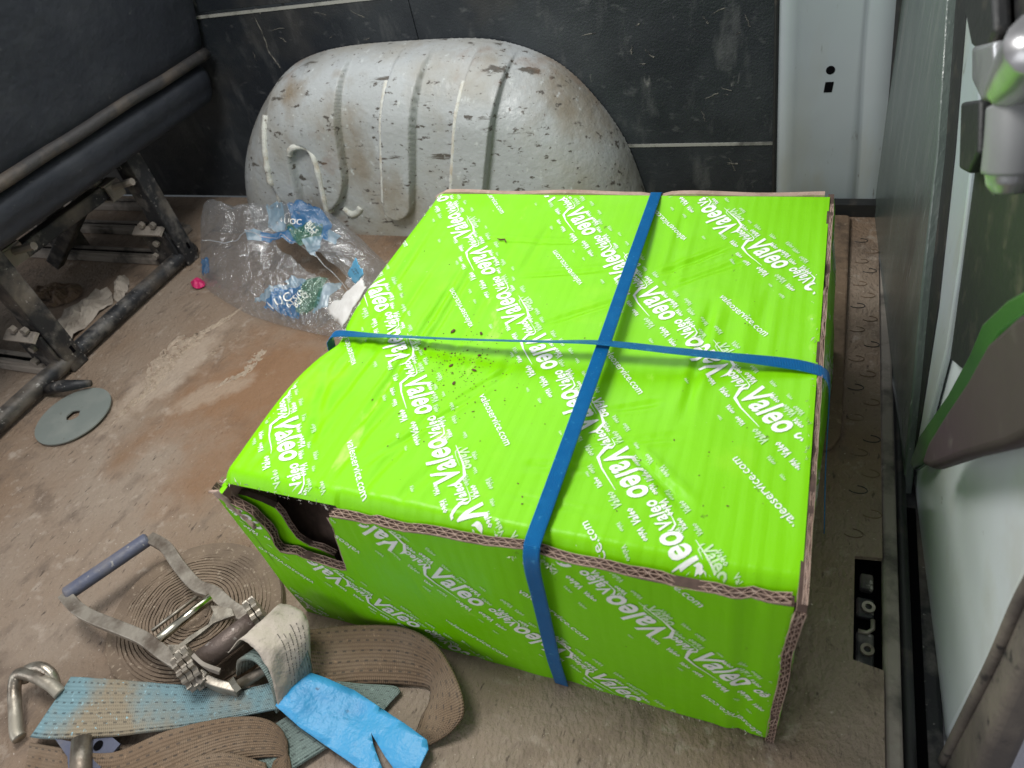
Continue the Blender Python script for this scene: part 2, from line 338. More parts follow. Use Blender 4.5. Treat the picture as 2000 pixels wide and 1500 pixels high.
def cut_up(v, f, step):
    bm = bmesh.new(); vs_ = [bm.verts.new((x, y, 0)) for x, y in v]
    for q in f:
        try: bm.faces.new([vs_[i] for i in q])
        except ValueError: pass
    for ax_i in (0, 1):
        lo, hi = v[:, ax_i].min(), v[:, ax_i].max()
        for k in np.arange(lo + step, hi, step):
            co = [0, 0, 0]; no = [0, 0, 0]; co[ax_i] = k; no[ax_i] = 1
            bmesh.ops.bisect_plane(bm, geom=bm.verts[:] + bm.edges[:] + bm.faces[:], plane_co=co, plane_no=no)
    bm.verts.index_update()
    v2 = np.array([q.co[:2] for q in bm.verts]); f2 = [tuple(q.index for q in p.verts) for p in bm.faces]; bm.free(); return v2, f2
_lg = {}
def logo(res=2):
    if res in _lg: return _lg[res]
    v, f = glyphs('Valeo', res, .027)
    v = v.copy(); v[:, 1] *= 1.42; v[:, 0] += v[:, 1] * .10
    if res >= 2:                                        # the tick and tapering line below the word
        sw = np.array([(-.045, .27), (-.035, .13), (.05, -.02), (.26, -.075), (.74, -.10), (.74, -.108), (.26, -.10), (.03, -.065), (-.065, .07), (-.095, .14)])
        n = len(v); f = list(f) + [tuple(n + i for i in (0, 1, 8)), tuple(n + i for i in (0, 8, 9)), tuple(n + i for i in (1, 2, 7, 8)), tuple(n + i for i in (2, 3, 6, 7)), tuple(n + i for i in (3, 4, 5, 6))]
        v = np.vstack([v, sw])
    if res == 2: v = v.copy(); v[:, 1] *= .92
    if res >= 3: v, f = cut_up(v, f, .09)
    _lg[res] = (v, f); return v, f

def print_pattern(origin, ang, inside, bounds, to3d, parent):
    """the repeating diagonal print of one panel"""
    e = np.array([math.cos(ang), math.sin(ang)]); n = np.array([-e[1], e[0]])
    if n[0] < 0: n = n
    S, Fa = MB(), MB()
    def put(mb, gl, s, off, length, inv):
        v, f = gl
        p0 = origin + e * s + n * off
        vv = v * length
        if inv: vv = np.array([length, .40 * length]) - vv
        P = p0 + vv[:, :1] * e + vv[:, 1:] * n
        ok = np.array([inside(p) for p in P])
        if not ok.any(): return
        ff = [q for q in f if all(ok[i] for i in q)] if len(f) < 400 else [q for q in f if sum(bool(ok[i]) for i in q) == len(q)]
        if not ff: return
        used = sorted({i for q in ff for i in q}); mp = {i: k for k, i in enumerate(used)}
        mb.add([to3d(P[i]) for i in used], [tuple(mp[i] for i in q) for q in ff])
    big, mid, tiny, url = logo(3), logo(2), logo(1), cut_up(*glyphs('valeoservice.com', 2, .004), .05)
    r = random.Random(3)
    per = .186; pitch = .1315
    for k in range(-5, 6):
        for j in range(-6, 7):
            s = j * per; o = k * pitch
            c = origin + e * s + n * o
            if c[0] < bounds[0] - .25 or c[0] > bounds[1] + .25 or c[1] < bounds[2] - .25 or c[1] > bounds[3] + .25: continue
            put(S, big, s - .002, o - .001, .057, False)
            put(S, big, s + .096, o - .006, .057, True)
            put(S, mid, s + .063, o + .004, .030, True)
            put(Fa if (j + k) % 3 else S, mid, s + .118, o + .021, .026, False)
            put(S, mid, s + .157, o + .005, .024, True)
            for (ds, do, ln, inv) in [(.012, .020, .013, 0), (.030, .019, .016, 1), (.048, .017, .012, 0), (.066, .016, .017, 0), (.088, .019, .012, 1), (.150, .016, .013, 0), (.165, .018, .016, 1),
                                      (.062, -.010, .017, 1), (.082, -.011, .013, 0), (.150, -.010, .012, 1), (.168, -.009, .014, 0), (.095, .014, .010, 0),
                                      (.004, -.016, .011, 0), (.020, -.018, .012, 1), (.040, -.016, .018, 1)]:
                put(S if r.random() < .8 else Fa, tiny, s + ds, o + do, ln, bool(inv))
            for ds in (.0, .02, .037, .055, .075, .096, .125, .145, .162):
                put(Fa, tiny, s + ds + r.uniform(-.003, .003), o + r.uniform(.025, .034), r.uniform(.007, .014), r.random() < .4)
            for ds in (.01, .07, .09, .14):
                put(Fa, tiny, s + ds, o - r.uniform(.020, .028), r.uniform(.006, .010), r.random() < .4)
            put(S, url, s + .058, o + .062, .076, j % 2 == 1)
    a = obj('lettering', S.v, S.f, m_white, parent)
    b = obj('faint_lettering', Fa.v, Fa.f, m_white_faint, parent)
    tag(a, kind='stuff'); tag(b, kind='stuff')
    return a, b

# ================================================================== SETTING
# ---- floor: rubbery sheet with the latch cut-out at the rear sill
SX = .592
fl = [(-1.75, -.75), (SX, -.75), (SX, .088), (.566, .092), (.566, .207), (SX, .210), (SX, .905), (-1.75, .905)]
b = MB(); b.prism([(x, y, 0) for x, y in fl], (0, 0, -.006))
o = b.build('floor', m_floor, loc=(0, 0, 0)); tag(o, 'dusty brown worn rubber van floor under the green box', None, kind='structure')
# stamped oval marks in the floor strip beside the door
r = random.Random(5)
for i in range(26):
    y = .80 - i * .028 - r.uniform(0, .006)
    if y < .11: break
    x = .571 + (.008 if i % 2 else -.006) + r.uniform(-.003, .003)
    if .085 < y < .215: continue
    pts = [(x + .010 * math.cos(t), y + .0055 * math.sin(t), .0006) for t in np.linspace(-2.6, 1.6, 12)]
    mb = MB(); mb.tube(pts, .0006, 5); mb.build('stamped_mark', m_rubber if i % 3 == 0 else m_mat, o)
# ---- outside ground
g = MB(); g.prism([(.62, -2.5, -.55), (4, -2.5, -.55), (4, 3, -.55), (.62, 3, -.55)], (0, 0, -.02))
g = g.build('outside_ground', m_ground); tag(g, kind='structure')

# ---- side wall: painted metal skin with black lining panels
wy = .905
b = MB(); b.box((-.58, wy + .015, .27), (2.1, .01, .64)); wall = b.build('van_side_wall', m_body, loc=(-.6, wy, 0))
tag(wall, 'van side wall lined with scratched black hardboard panels', 'wall')
SXM = -.188
for (x0, x1, z0, z1) in ((-1.70, SXM, .004, .394), (-1.70, SXM, .400, .575), (SXM + .0012, .4275, .1155, .575), (SXM + .0012, .4275, .004, .1105)):
    b = MB()
    nx, nz_ = 30, 16
    b.box(((x0 + x1) / 2, wy + .002, (z0 + z1) / 2), (x1 - x0, .006, z1 - z0), bev=.0012)
    b.build('lining_panel', m_black, wall)
# long scratches and a torn scuff on the lining
def scratch(px, r0, mat):
    mb = MB(); P = catmull([ony(x, y, wy - .0015) for x, y in px], 14)
    P[:, 0] += rng.normal(0, .0012, len(P))
    mb.tube([tuple(p) for p in P], [r0 * (.3 + .7 * abs(math.sin(3 * i))) for i in range(len(P))], 5); mb.build('scratch', mat, wall)
m_scr = M('pale_scuff', (.20, .19, .165), .9, mixes=[(90, U, 5, .45, .6, (.03, .03, .032))])
scratch([(490, 20), (512, 62), (525, 100), (548, 132)], .0016, m_scr)
for k in range(26):
    x0, y0 = random.choice([(1300, 120), (1420, 60), (1180, 60), (1380, 210), (560, 60), (660, 60), (1450, 300)])
    x0 += random.uniform(-70, 70); y0 += random.uniform(-45, 45); a_ = random.uniform(-.6, .6) + (1.2 if random.random() < .3 else 0); l_ = random.uniform(6, 34)
    scratch([(x0, y0), (x0 + l_ * .5 * math.cos(a_), y0 + l_ * .5 * math.sin(a_) + random.uniform(-2, 2)), (x0 + l_ * math.cos(a_), y0 + l_ * math.sin(a_))], random.uniform(.0003, .0009), m_scr)
m_edge = M('chipped_panel_edge', (.36, .36, .33), .8, mixes=[(20, U, 5, .5, .66, (.08, .08, .075))])
for (xa, xb, z) in ((-1.69, SXM - .002, .3925), (.0, .4265, .1135)):
    mb = MB(); mb.box(((xa + xb) / 2, wy - .001, z), (xb - xa, .004, .0048)); mb.build('panel_edge', m_edge, wall)

# ---- rear pillar
pil = thing('rear_pillar', (.5, wy, 0), 'pale grey painted metal pillar with a round and a square hole', 'pillar')
lean = -.055
def pp(u, w, z): return (u + lean * z, wy - w, z)
prof = [(.431, -.012), (.431, .010), (.437, .018), (.447, .021), (.457, .019), (.464, .016), (.540, .016), (.556, .017), (.560, .012), (.563, .017), (.600, .020), (.612, .0)]
zs = np.linspace(-.04, 1.05, 40); V = []
for z in zs:
    for i, (u, w) in enumerate(prof):
        bul = .012 * math.exp(-((z - .33) / .22) ** 2) if i >= 7 else 0
        V.append(pp(u - bul, w + (.004 * math.exp(-((z - .05) / .012) ** 2) if 3 < i < 7 else 0), z))
obj('pillar_skin', V, grid(len(zs), len(prof)), m_body, pil, smooth=True)
h = ony(1622, 137, wy - .0165); mb = MB()
mb.prism([(h[0] + .0062 * math.cos(t), wy - .0168, h[2] + .0062 * math.sin(t)) for t in np.linspace(0, 2 * math.pi, 20)[:-1]], (0, .003, 0)); mb.build('round_hole', m_hole, pil)
h = ony(1618, 170, wy - .0165); mb = MB()
mb.prism([(h[0] + a, wy - .0168, h[2] + c) for a, c in ((-.006, -.008), (.0055, -.008), (.0065, .0075), (-.005, .0075))], (0, .003, 0)); mb.build('square_hole', m_hole, pil)
h = ony(1662, 424, wy - .02); mb = MB()
mb.prism([(h[0] + .005 * math.cos(t), wy - .0205, h[2] + .005 * math.sin(t)) for t in np.linspace(0, 2 * math.pi, 16)[:-1]], (0, .003, 0)); mb.build('round_hole', m_hole, pil)
mb = MB(); mb.tube([pp(.428, .012, -.01), pp(.428, .012, .5), pp(.428, .012, 1.05)], .0032, 8); mb.build('edge_trim', m_rubber, pil)
mb = MB(); mb.box((.535, wy - .03, .012), (.11, .02, .022)); mb.build('foot_rail', m_rubber, pil)
mb = MB(); mb.tube([pp(.602, .020, -.03), pp(.596, .022, .2), pp(.590, .022, .35), pp(.600, .02, .6), pp(.606, .02, 1.05)], .010, 10); mb.build('door_seal', m_rubber, pil)

# ---- wheel arch
AO = np.array([(-.695, -.02), (-.682, .06), (-.645, .14), (-.575, .22), (-.49, .283), (-.42, .308), (-.33, .319), (-.2, .319), (-.06, .313), (.02, .290), (.08, .255), (.135, .19), (.178, .11), (.212, -.02)])
AOs = catmull(AO, 120)
ax = np.array(AOs[:, 0]); az = np.array(AOs[:, 1])
SG0, SG1 = AOs[:-1], AOs[1:]; SGD = SG1 - SG0; SGL = (SGD ** 2).sum(1)
def adist(x, z):
    w = np.array([x, z]) - SG0; t = np.clip((w * SGD).sum(1) / SGL, 0, 1)[:, None]
    return float(np.sqrt((((w - SGD * t)) ** 2).sum(1)).min())
def band(x, z, xa, xb, z0, sk, w=.0045):
    """raised vertical rib between xa..xb ending rounded at z0"""
    xs = x - sk * (z - .2) ; c = (xa + xb) / 2; hw = (xb - xa) / 2
    if z >= z0 + hw: d = hw - abs(xs - c)
    else: d = hw - math.hypot(xs - c, z - (z0 + hw))
    return float(sstep(0, w, d))
def arch_y(x, z):
    d = adist(x, z); r = .105
    t = min(d / r, 1.); s = math.sqrt(max(0, 1 - (1 - t) ** 2))
    dep = .118 * s + .02 * s * (1 - min(max(z, 0) / .25, 1))
    sk = .18
    e = 0.
    b1 = band(x, z, -.505, -.325, .045, .20); u = band(x, z, -.452, -.383, -.3, .15, .010)
    if z > .195: u = 0 if math.hypot(x - .15 * (z - .2) + .4175, z - .16) > .0345 else u
    if z > .16: u *= float(sstep(0, .010, .0345 - math.hypot(x - .15 * (z - .2) + .4175, z - .16)))
    e += max(0, b1 - u)
    e += band(x, z, -.238, -.172, .040, .28)
    e += band(x, z, -.092, -.022, .03, .30)
    return wy - .0015 - dep - .019 * e * sstep(0, .5, s)
NU, NR_ = 520, 130
AOf = catmull(AO, NU); V = []
tt = np.linspace(0, 1, NR_) ** 1.5
for i in range(NU):
    P_ = AOf[i]; Q_ = np.array([-.52 + .62 * i / (NU - 1), -.02])
    for t in tt:
        q = P_ + (Q_ - P_) * t; V.append((q[0], arch_y(q[0], q[1]), q[1]))
arch = thing('wheel_arch', (-.25, .85, 0), 'worn silver-grey ribbed metal wheel arch with rust, behind the green box', 'wheel arch')
obj('arch_shell', V, grid(NU, NR_), m_arch, arch, smooth=True)
def seamline(P, r0):
    mb = MB(); P = catmull(P, 40); Q = []
    for x, z in P: Q.append((x, arch_y(x, z) + .0005, z))
    mb.tube(Q, [r0 * (.75 + .35 * abs(fbm(q[2] * 30, q[0] * 30))) for q in Q], 6); mb.build('raised_seam', m_seam, arch, smooth=True)
def edge_pts(xe, sk, z0, z1): return [(xe + sk * (z - .2), z) for z in np.linspace(z0, z1, 12)]
seamline(edge_pts(-.500, .20, .06, .240), .0085)
seamline(edge_pts(-.236, .28, .075, .285), .0080)
seamline(edge_pts(-.089, .30, .06, .28), .0066)
seamline([(-.3835 + .15 * (z - .2), z) for z in (.05, .08, .11, .14)] + [(-.392, .172), (-.405, .186), (-.425, .192), (-.44, .186), (-.449, .174)], .0078)
seamline([(-.375, .058), (-.362, .046), (-.345, .050), (-.335, .060)], .0085)

# ---- rear door (leaning slab, hinged at the pillar), closes the right side
DA, DB, DC_ = .600, .05, .055
def dp(px, py, off=0.):
    q = onpl(px, py, DA - off, DB, DC_); return tuple(q)
door = thing('rear_door', (.61, .3, -.05), 'white rear van door with dark hardboard trim beside the box', 'door')
nrm = np.array([1, DC_, DB]); nrm /= np.linalg.norm(nrm)
def dpoly(name, px, off, th, mat, parent=door, bev=.0):
    P = [np.array(dp(x, y, off)) for x, y in px]
    mb = MB(); mb.prism(P, nrm * th); oo = mb.build(name, mat, parent)
    if bev:
        md = oo.modifiers.new('bev', 'BEVEL'); md.width = bev; md.segments = 3; md.limit_method = 'ANGLE'
        oo.data.polygons.foreach_set('use_smooth', np.ones(len(oo.data.polygons), bool)); oo.data.set_sharp_from_angle(angle=R_(50))
    return oo
shell = dpoly('door_shell', [(1800, -200), (2150, -200), (2150, 850), (2000, 1128), (1932, 1290), (1862, 1420), (1828, 1486), (1812, 1480), (1786, 1440), (1762, 1385), (1746, 1310), (1738, 1230), (1738, 1120), (1752, 1000)], 0, .02, m_door, bev=.006)
trim = dpoly('trim_board', [(1722, -200), (1845, -200), (1848, 0), (1828, 300), (1800, 560), (1782, 760), (1762, 960), (1750, 1085), (1742, 1104), (1733, 1098), (1724, 1050), (1713, 900), (1707, 600), (1706, 300), (1713, 60)], .014, .010, m_trim, bev=.002)
dpoly('gap_strip', [(1849, -200), (1890, -200), (1888, 0), (1864, 300), (1832, 600), (1800, 800), (1783, 905), (1769, 930), (1786, 750), (1805, 560), (1832, 300), (1851, 0)], .006, .005, m_rubber)
dpoly('door_flange', [(1891, -200), (1925, -200), (1915, 150), (1895, 330), (1872, 520), (1848, 680), (1805, 850), (1786, 900), (1803, 800), (1834, 600), (1866, 300), (1890, 0)], .008, .006, m_body, bev=.002)
dpoly('latch_recess', [(1930, -200), (2150, -200), (2150, 700), (1985, 590), (1930, 640), (1880, 720), (1856, 700), (1880, 520), (1905, 330), (1920, 150)], .006, .005, m_rubber)
# green reflection beside the pull strap, painted as a coloured strip
m_green_reflection = M('painted_green_reflection', (.045, .13, .035), .25, mixes=[(8, U, 3, .4, .7, (.03, .08, .03))])
dpoly('green_reflection_strip', [(1775, 905), (1795, 850), (1850, 770), (1893, 690), (1918, 630), (1965, 585), (2010, 560), (2010, 610), (1950, 655), (1900, 740), (1840, 840), (1800, 905), (1782, 918)], .016, .008, m_green_reflection, bev=.003)
# pull strap
flap = [(1797, 906), (1812, 862), (1850, 800), (1888, 742), (1928, 668), (1985, 615), (2090, 580), (2120, 800), (2040, 835), (1960, 872), (1880, 892), (1815, 915)]
dpoly('pull_strap', flap, .032, .014, m_mauve, bev=.005)
def dtube(name, px, off, r0, mat, n=14, rs=None):
    P = [dp(x, y, off) for x, y in px]; P = catmull(P, max(8, 4 * len(px)))
    rad = list(np.interp(np.linspace(0, 1, len(P)), np.linspace(0, 1, len(rs)), rs)) if rs else r0
    mb = MB(); mb.tube([tuple(p) for p in P], rad, n); return mb.build(name, mat, door, smooth=True)
dtube('latch_handle', [(2040, 80), (2005, 130), (1978, 165), (1966, 188)], .035, .02, m_silver, rs=[.017, .016, .014, .008])
dtube('latch_body', [(1990, 205), (1985, 270), (1975, 335)], .03, .02, m_midgrey, rs=[.0155, .0155, .015])
dtube('latch_tip', [(1975, 335), (1972, 360), (1970, 380)], .028, .016, m_silver, rs=[.0135, .012, .007])
dpoly('latch_plate', [(1876, 200), (1912, 195), (1908, 300), (1890, 340), (1872, 330)], .020, .01, m_rubber, bev=.003)
dpoly('latch_cover', [(1885, -100), (1935, -100), (1940, 60), (1925, 110), (1895, 90), (1882, 20)], .020, .012, m_rubber, bev=.004)
dpoly('latch_link', [(1896, 90), (1938, 80), (1948, 180), (1915, 200), (1896, 160)], .022, .010, m_silver, bev=.004)
# rubber seal round the lower corner of the door
dpoly('outer_seal', [(2001, 1129), (2100, 990), (2150, 1050), (2010, 1265), (1940, 1420), (1900, 1520), (1815, 1560), (1830, 1488), (1863, 1422), (1933, 1292)], .004, .022, m_dustrubber, bev=.006)
dtube('seal_bead', [(2100, 1005), (2003, 1150), (1940, 1290), (1875, 1420), (1835, 1500)], .006, .004, m_dustrubber)

# ---- sill strips and floor latch
sill = thing('door_sill', (.61, .1, -.03), 'dark rubber and metal sill strips along the floor edge below the white door', 'sill')
mb = MB(); mb.box((.600, .05, -.010), (.014, 1.55, .014), bev=.003); mb.build('metal_strip', m_dustmetal, sill)
mb = MB(); mb.tube([(.6135, -.7, -.014), (.6135, .1, -.014), (.6135, .82, -.014)], .0055, 10); mb.build('rubber_bead', m_rubber, sill, smooth=True)
mb = MB(); mb.box((.632, .05, -.045), (.026, 1.55, .03), bev=.004); mb.build('sill_step', m_blackmetal, sill)
lat = thing('floor_latch', (.58, .15, -.02), 'black metal latch plate with holes set in a floor cut-out', 'latch')
mb = MB(); mb.box((.585, .150, -.027), (.09, .30, .004)); mb.build('base_tray', m_hole, lat)
def ring(c, r0, r1, z, th, n=24):
    v = []; f = []
    for j in range(n):
        t = 2 * math.pi * j / n
        for (rr, zz) in ((r0, z), (r1, z), (r1, z + th), (r0, z + th)): v.append((c[0] + rr * math.cos(t), c[1] + rr * math.sin(t), zz))
    for j in range(n):
        k = (j + 1) % n
        for q in range(4): f.append((4 * j + q, 4 * k + q, 4 * k + (q + 1) % 4, 4 * j + (q + 1) % 4))
    return v, f
mb = MB(); mb.box((.5785, .113, -.018), (.016, .036, .006), bev=.002); mb.build('striker_plate', m_blackmetal, lat)
mb = MB(); mb.box((.5785, .158, -.018), (.016, .022, .006), bev=.002); mb.build('striker_plate', m_blackmetal, lat)
for (x, y) in ((.580, .112), (.581, .158)):
    mb = MB(); mb.add(*ring((x, y), .0032, .0062, -.016, .004)); mb.build('bolt_ring', m_zinc, lat)
mb = MB(); mb.tube([(.572, .130, -.014), (.580, .130, -.014), (.585, .135, -.014), (.585, .145, -.014)], .0022, 8); mb.build('latch_loop', m_zinc, lat, smooth=True)
mb = MB(); mb.box((.579, .185, -.014), (.012, .018, .01), bev=.002); mb.build('latch_block', m_blackmetal, lat)

# ---- loose mat between the box and the door
mm_ = []
for (x, y) in ((.40, .34), (.525, .338), (.540, .348), (.5475, .365), (.549, .40), (.5495, .853), (.545, .858), (.40, .858)): mm_.append((x, y, .0005))
mb = MB(); mb.prism(mm_, (0, 0, .009)); mt_o = mb.build('floor_mat', m_mat)
md = mt_o.modifiers.new('bev', 'BEVEL'); md.width = .003; md.segments = 2
tag(mt_o, 'thick brown scuffed mat with rounded corner between green box and white door', 'mat')

# ================================================================== BENCH SEAT
seat = thing('bench_seat', (-.78, .4, 0), 'black vinyl bench seat on metal legs, back turned to the box', 'seat')
def slab(name, prof, y0, y1, mat, parent, ny=60, amp=.0035):
    """prof closed (x,z) outline swept along y with soft ends"""
    P = np.array(prof); n = len(P); V = []; c = P.mean(0)
    ys = np.concatenate([[y0], np.linspace(y0, y1, ny), [y1]])
    for i, y in enumerate(ys):
        k = 1. if 0 < i < len(ys) - 1 else .02
        e = min(y - y0, y1 - y); rd = .02
        sc = k * (1 - .06 * (1 - min(1, e / rd)) ** 2)
        for (x, z) in P:
            q = c + (np.array([x, z]) - c) * sc
            d = amp * fbm(y * 7 + 3, x * 9, z * 9, 3)
            V.append((q[0] + d, y, q[1] + d * .3))
    F = [(i * n + j, (i + 1) * n + j, (i + 1) * n + (j + 1) % n, i * n + (j + 1) % n) for i in range(len(ys) - 1) for j in range(n)]
    return obj(name, V, F, mat, parent, smooth=True, angle=50)
Y0, Y1 = -.12, .885
# backrest leaning to the rear
bx, bz = -.655, .338; s = .31
back = []
for t in np.linspace(0, 1, 16): back.append((bx + s * .42 * t, bz + .42 * t))
back += [(bx + s * .42 - .03, bz + .45), (bx + s * .42 - .10, bz + .47)]
for t in np.linspace(1, 0, 10): back.append((bx - .115 + s * .42 * t, bz + .03 + .42 * t))
back += [(bx - .06, bz - .005), (bx - .02, bz - .012)]
slab('backrest', back, Y0, Y1, m_vinyl, seat)
cush = [(bx - .012, bz - .018), (bx + .002, bz - .034), (bx - .004, bz - .062), (bx - .035, bz - .095), (bx - .2, bz - .10), (bx - .5, bz - .09), (bx - .52, bz - .03), (bx - .3, bz + .01)]
cush = catmull(cush + [cush[0]], 40)[:-1]
slab('cushion', cush, Y0, Y1 - .01, m_vinyl, seat)
mb = MB(); P = []
for y in np.linspace(Y0, Y1 - .004, 50): P.append((bx + .004 + .0015 * fbm(y * 9, 1), y, bz - .004 + .002 * fbm(y * 7, 5)))
mb.tube(P, .0105, 10); mb.build('piping', m_piping, seat, smooth=True)
mb = MB(); mb.box((-.92, .38, .232), (.30, .92, .012)); mb.build('seat_pan', m_blackmetal, seat)
# legs: channel uprights with foot plates and holes
def leg(y):
    mb = MB(); mb.box((-.722, y, .125), (.042, .036, .25), bev=.003); l = mb.build('leg', m_blackmetal, seat)
    mb = MB(); mb.box((-.742, y - .022, .045), (.07, .006, .085), bev=.002); mb.build('gusset', m_blackmetal, l)
    mb = MB(); mb.box((-.742, y - .03, .092), (.075, .02, .006), rx=.5); mb.build('bracket_lip', m_dustmetal, l)
    for (dx, z) in ((-.02, .062), (-.045, .03), (.0, .105), (-.03, .105)):
        mb = MB(); mb.tube([(-.722 + dx, y - .024, z), (-.722 + dx, y - .033, z)], .0065, 8); mb.build('bolt', m_dustmetal, l)
    mb = MB(); mb.prism([(-.7005, y + .002, .03), (-.7005, y + .008, .03), (-.7005, y + .008, .044), (-.7005, y + .002, .044)], (-.003, 0, 0)); mb.build('slot', m_hole, l)
    return l
for y in (.645, .318): leg(y)
mb = MB(); mb.box((-1.05, .30, .12), (.05, .05, .24), rz=.2); mb.build('leg', m_blackmetal, seat)
mb = MB(); mb.box((-1.08, .66, .12), (.05, .05, .24)); mb.build('leg', m_blackmetal, seat)
# lower cross tube resting on the floor
mb = MB(); mb.tube([(-.716 + .001 * math.sin(9 * y), y, .020) for y in np.linspace(-.2, .668, 24)], .0155, 16); mb.build('floor_tube', m_blackmetal, seat, smooth=True)
# diagonal brace with square end sockets
mb = MB(); mb.box((-.90, .585, .125), (.36, .022, .030), ry=-.62, bev=.003); mb.build('brace', m_blackmetal, seat)
def socket(c, s_=.030):
    x, y, z = c
    mb = MB(); t = .0035
    for (dx, dz, sx, sz) in ((0, s_ / 2, s_, t), (0, -s_ / 2, s_, t), (s_ / 2, 0, t, s_ - t), (-s_ / 2, 0, t, s_ - t)): mb.box((x + dx, y, z + dz), (sx, .035, sz))
    k = mb.build('tube_socket', m_dustmetal, seat)
    mb = MB(); mb.tube([(x, y + .015, z), (x, y - .008, z)], s_ * .30, 10); mb.build('socket_plug', m_dustmetal, k)
    mb = MB(); mb.tube([(x + .01, y, z + .005), (x + .06, y + .01, z + .012)], .007, 8); mb.build('pin', m_dustmetal, k)
socket((-.755, .600, .193)); socket((-.765, .375, .200))
mb = MB(); mb.box((-.76, .49, .196), (.026, .20, .026), bev=.003); mb.build('cross_tube', m_blackmetal, seat)
# rails on the floor below the seat
def rail(y, x0, x1, w=.034, h_=.016, name='floor_rail'):
    mb = MB(); mb.box(((x0 + x1) / 2, y, h_ / 2 + .0005), (x1 - x0, w, h_), bev=.003)
    mb.box(((x0 + x1) / 2, y - w * .28, h_ + .003), (x1 - x0 - .02, w * .22, .006)); mb.box(((x0 + x1) / 2, y + w * .28, h_ + .003), (x1 - x0 - .02, w * .22, .006))
    rr = mb.build(name, m_dustmetal, seat)
    mb = MB(); mb.box(((x0 + x1) / 2 - .01, y, h_ + .0015), (x1 - x0 - .06, w * .22, .003)); mb.build('rail_slot', m_hole, rr)
rail(.640, -1.30, -.745); rail(.745, -1.35, -.80, .030); rail(.845, -1.45, -.95, .026); rail(.300, -1.2, -.745)
# slide lever at near leg
mb = MB(); mb.tube([(-.70, .245, .012), (-.66, .25, .022), (-.615, .268, .018)], [.009, .011, .006], 10); mb.build('slide_lever', m_blackmetal, seat, smooth=True)

# ================================================================== CARDBOARD BOX
BW, BD, BH = .5, .511, .2424
box = thing('cardboard_box', (.25, .255, 0), 'large lime-green printed cardboard box with torn corner, tied with blue straps', 'box')
CRE = []    # (x0,y0,x1,y1,depth,width)
for (a, c, dpt, w) in (((870, 470), (560, 905), .0016, .004), ((905, 500), (690, 830), .0028, .0035), ((960, 440), (760, 760), .0018, .004), ((1015, 430), (800, 800), .0014, .005),
                       ((840, 440), (600, 800), .002, .004), ((700, 905), (1000, 700), .0020, .0025), ((880, 770), (1000, 690), .002, .003), ((1075, 420), (1010, 520), .0014, .004),
                       ((1340, 400), (1300, 560), .0016, .005), ((1395, 560), (1330, 820), .0028, .004), ((1130, 850), (1345, 835), .0014, .003), ((1225, 860), (1345, 985), .0036, .0045),
                       ((1280, 520), (1430, 470), .0026, .003), ((1300, 545), (1480, 490), .0016, .003), ((900, 455), (1160, 460), .0012, .003), ((1000, 520), (1200, 505), .0014, .003),
                       ((1050, 610), (1220, 560), .0016, .003), ((1180, 780), (1300, 765), .0012, .003), ((1180, 900), (1010, 895), .0012, .004), ((600, 880), (640, 700), .002, .004), ((500, 900), (600, 800), .0026, .004),
                       ((760, 990), (900, 840), .0012, .005), ((700, 960), (860, 760), .0014, .004), ((640, 930), (800, 720), .0014, .004),
                       ((1010, 640), (960, 740), .0014, .004), ((1440, 560), (1400, 760), .0014, .006), ((1500, 560), (1470, 720), .0012, .005), ((1180, 1000), (980, 950), .001, .003)):
    A = onz(*a, BH); Bp = onz(*c, BH); CRE.append((A[0], A[1], Bp[0], Bp[1], dpt, w))
CA = np.array(CRE)
def zt(x, y):
    sx = max(0., math.sin(math.pi * min(max(x / BW, 0), 1))); sy = max(0., math.sin(math.pi * min(max(y / BD, 0), 1)))
    z = BH - .017 * sx ** .7 * sy ** .75
    if y < .024: z -= (.016 if x > .13 else .011) * (1 - max(0, y - .0088) / .0152) ** 2
    if x < .014: z -= .012 * (1 - x / .014) ** 2
    z -= .010 * math.exp(-((x) / .05) ** 2 - ((y - .22) / .05) ** 2)
    z += .002 * math.exp(-((x - .03) / .05) ** 2 - ((y - .10) / .07) ** 2)
    z += .0018 * fbm(x * 9 + 4, y * 6, .3, 3) * min(1, min(x, BW - x, y, BD - y) / .03 + .15)
    dx, dy = CA[:, 2] - CA[:, 0], CA[:, 3] - CA[:, 1]; l2 = dx * dx + dy * dy
    t = np.clip(((x - CA[:, 0]) * dx + (y - CA[:, 1]) * dy) / l2, 0, 1)
    wob = .0016 * noise.noise(Vector((x * 40, y * 40, 1)))
    d = np.hypot(x - CA[:, 0] - t * dx, y - CA[:, 1] - t * dy) + wob
    tap = np.minimum(1, 4 * np.minimum(t, 1 - t) + .1)
    z -= .75 * float(np.sum(CA[:, 4] * tap * (np.exp(-(d / CA[:, 5]) ** 2) - .5 * np.exp(-((d - 2.2 * CA[:, 5]) / CA[:, 5]) ** 2))))
    return z
NX, NY = 230, 230
xs = np.linspace(-.002, BW + .0035, NX); ys = np.linspace(.0088, BD, NY)
V = np.zeros((NX * NY, 3)); q = 0
for x in xs:
    for y in ys:
        xx = x
        if x < .03:                                   # left edge bulges outwards between strap and near corner, pinched at the strap
            xx = x - (1 - x / .03) * (.004 * math.exp(-((y - .11) / .07) ** 2) - .008 * math.exp(-((y - .215) / .02) ** 2))
        V[q] = (xx, y, zt(x, y)); q += 1
top = obj('top_panel', V, grid(NX, NY), m_green, box, smooth=True)
def top3(p): return (p[0], p[1], zt(p[0], p[1]) + .0007)
print_pattern(np.array([.222, .247]), R_(-49.8), lambda p: .004 < p[0] < BW - .003 and .0105 < p[1] < BD - .002, (0, BW, 0, BD), top3, top)

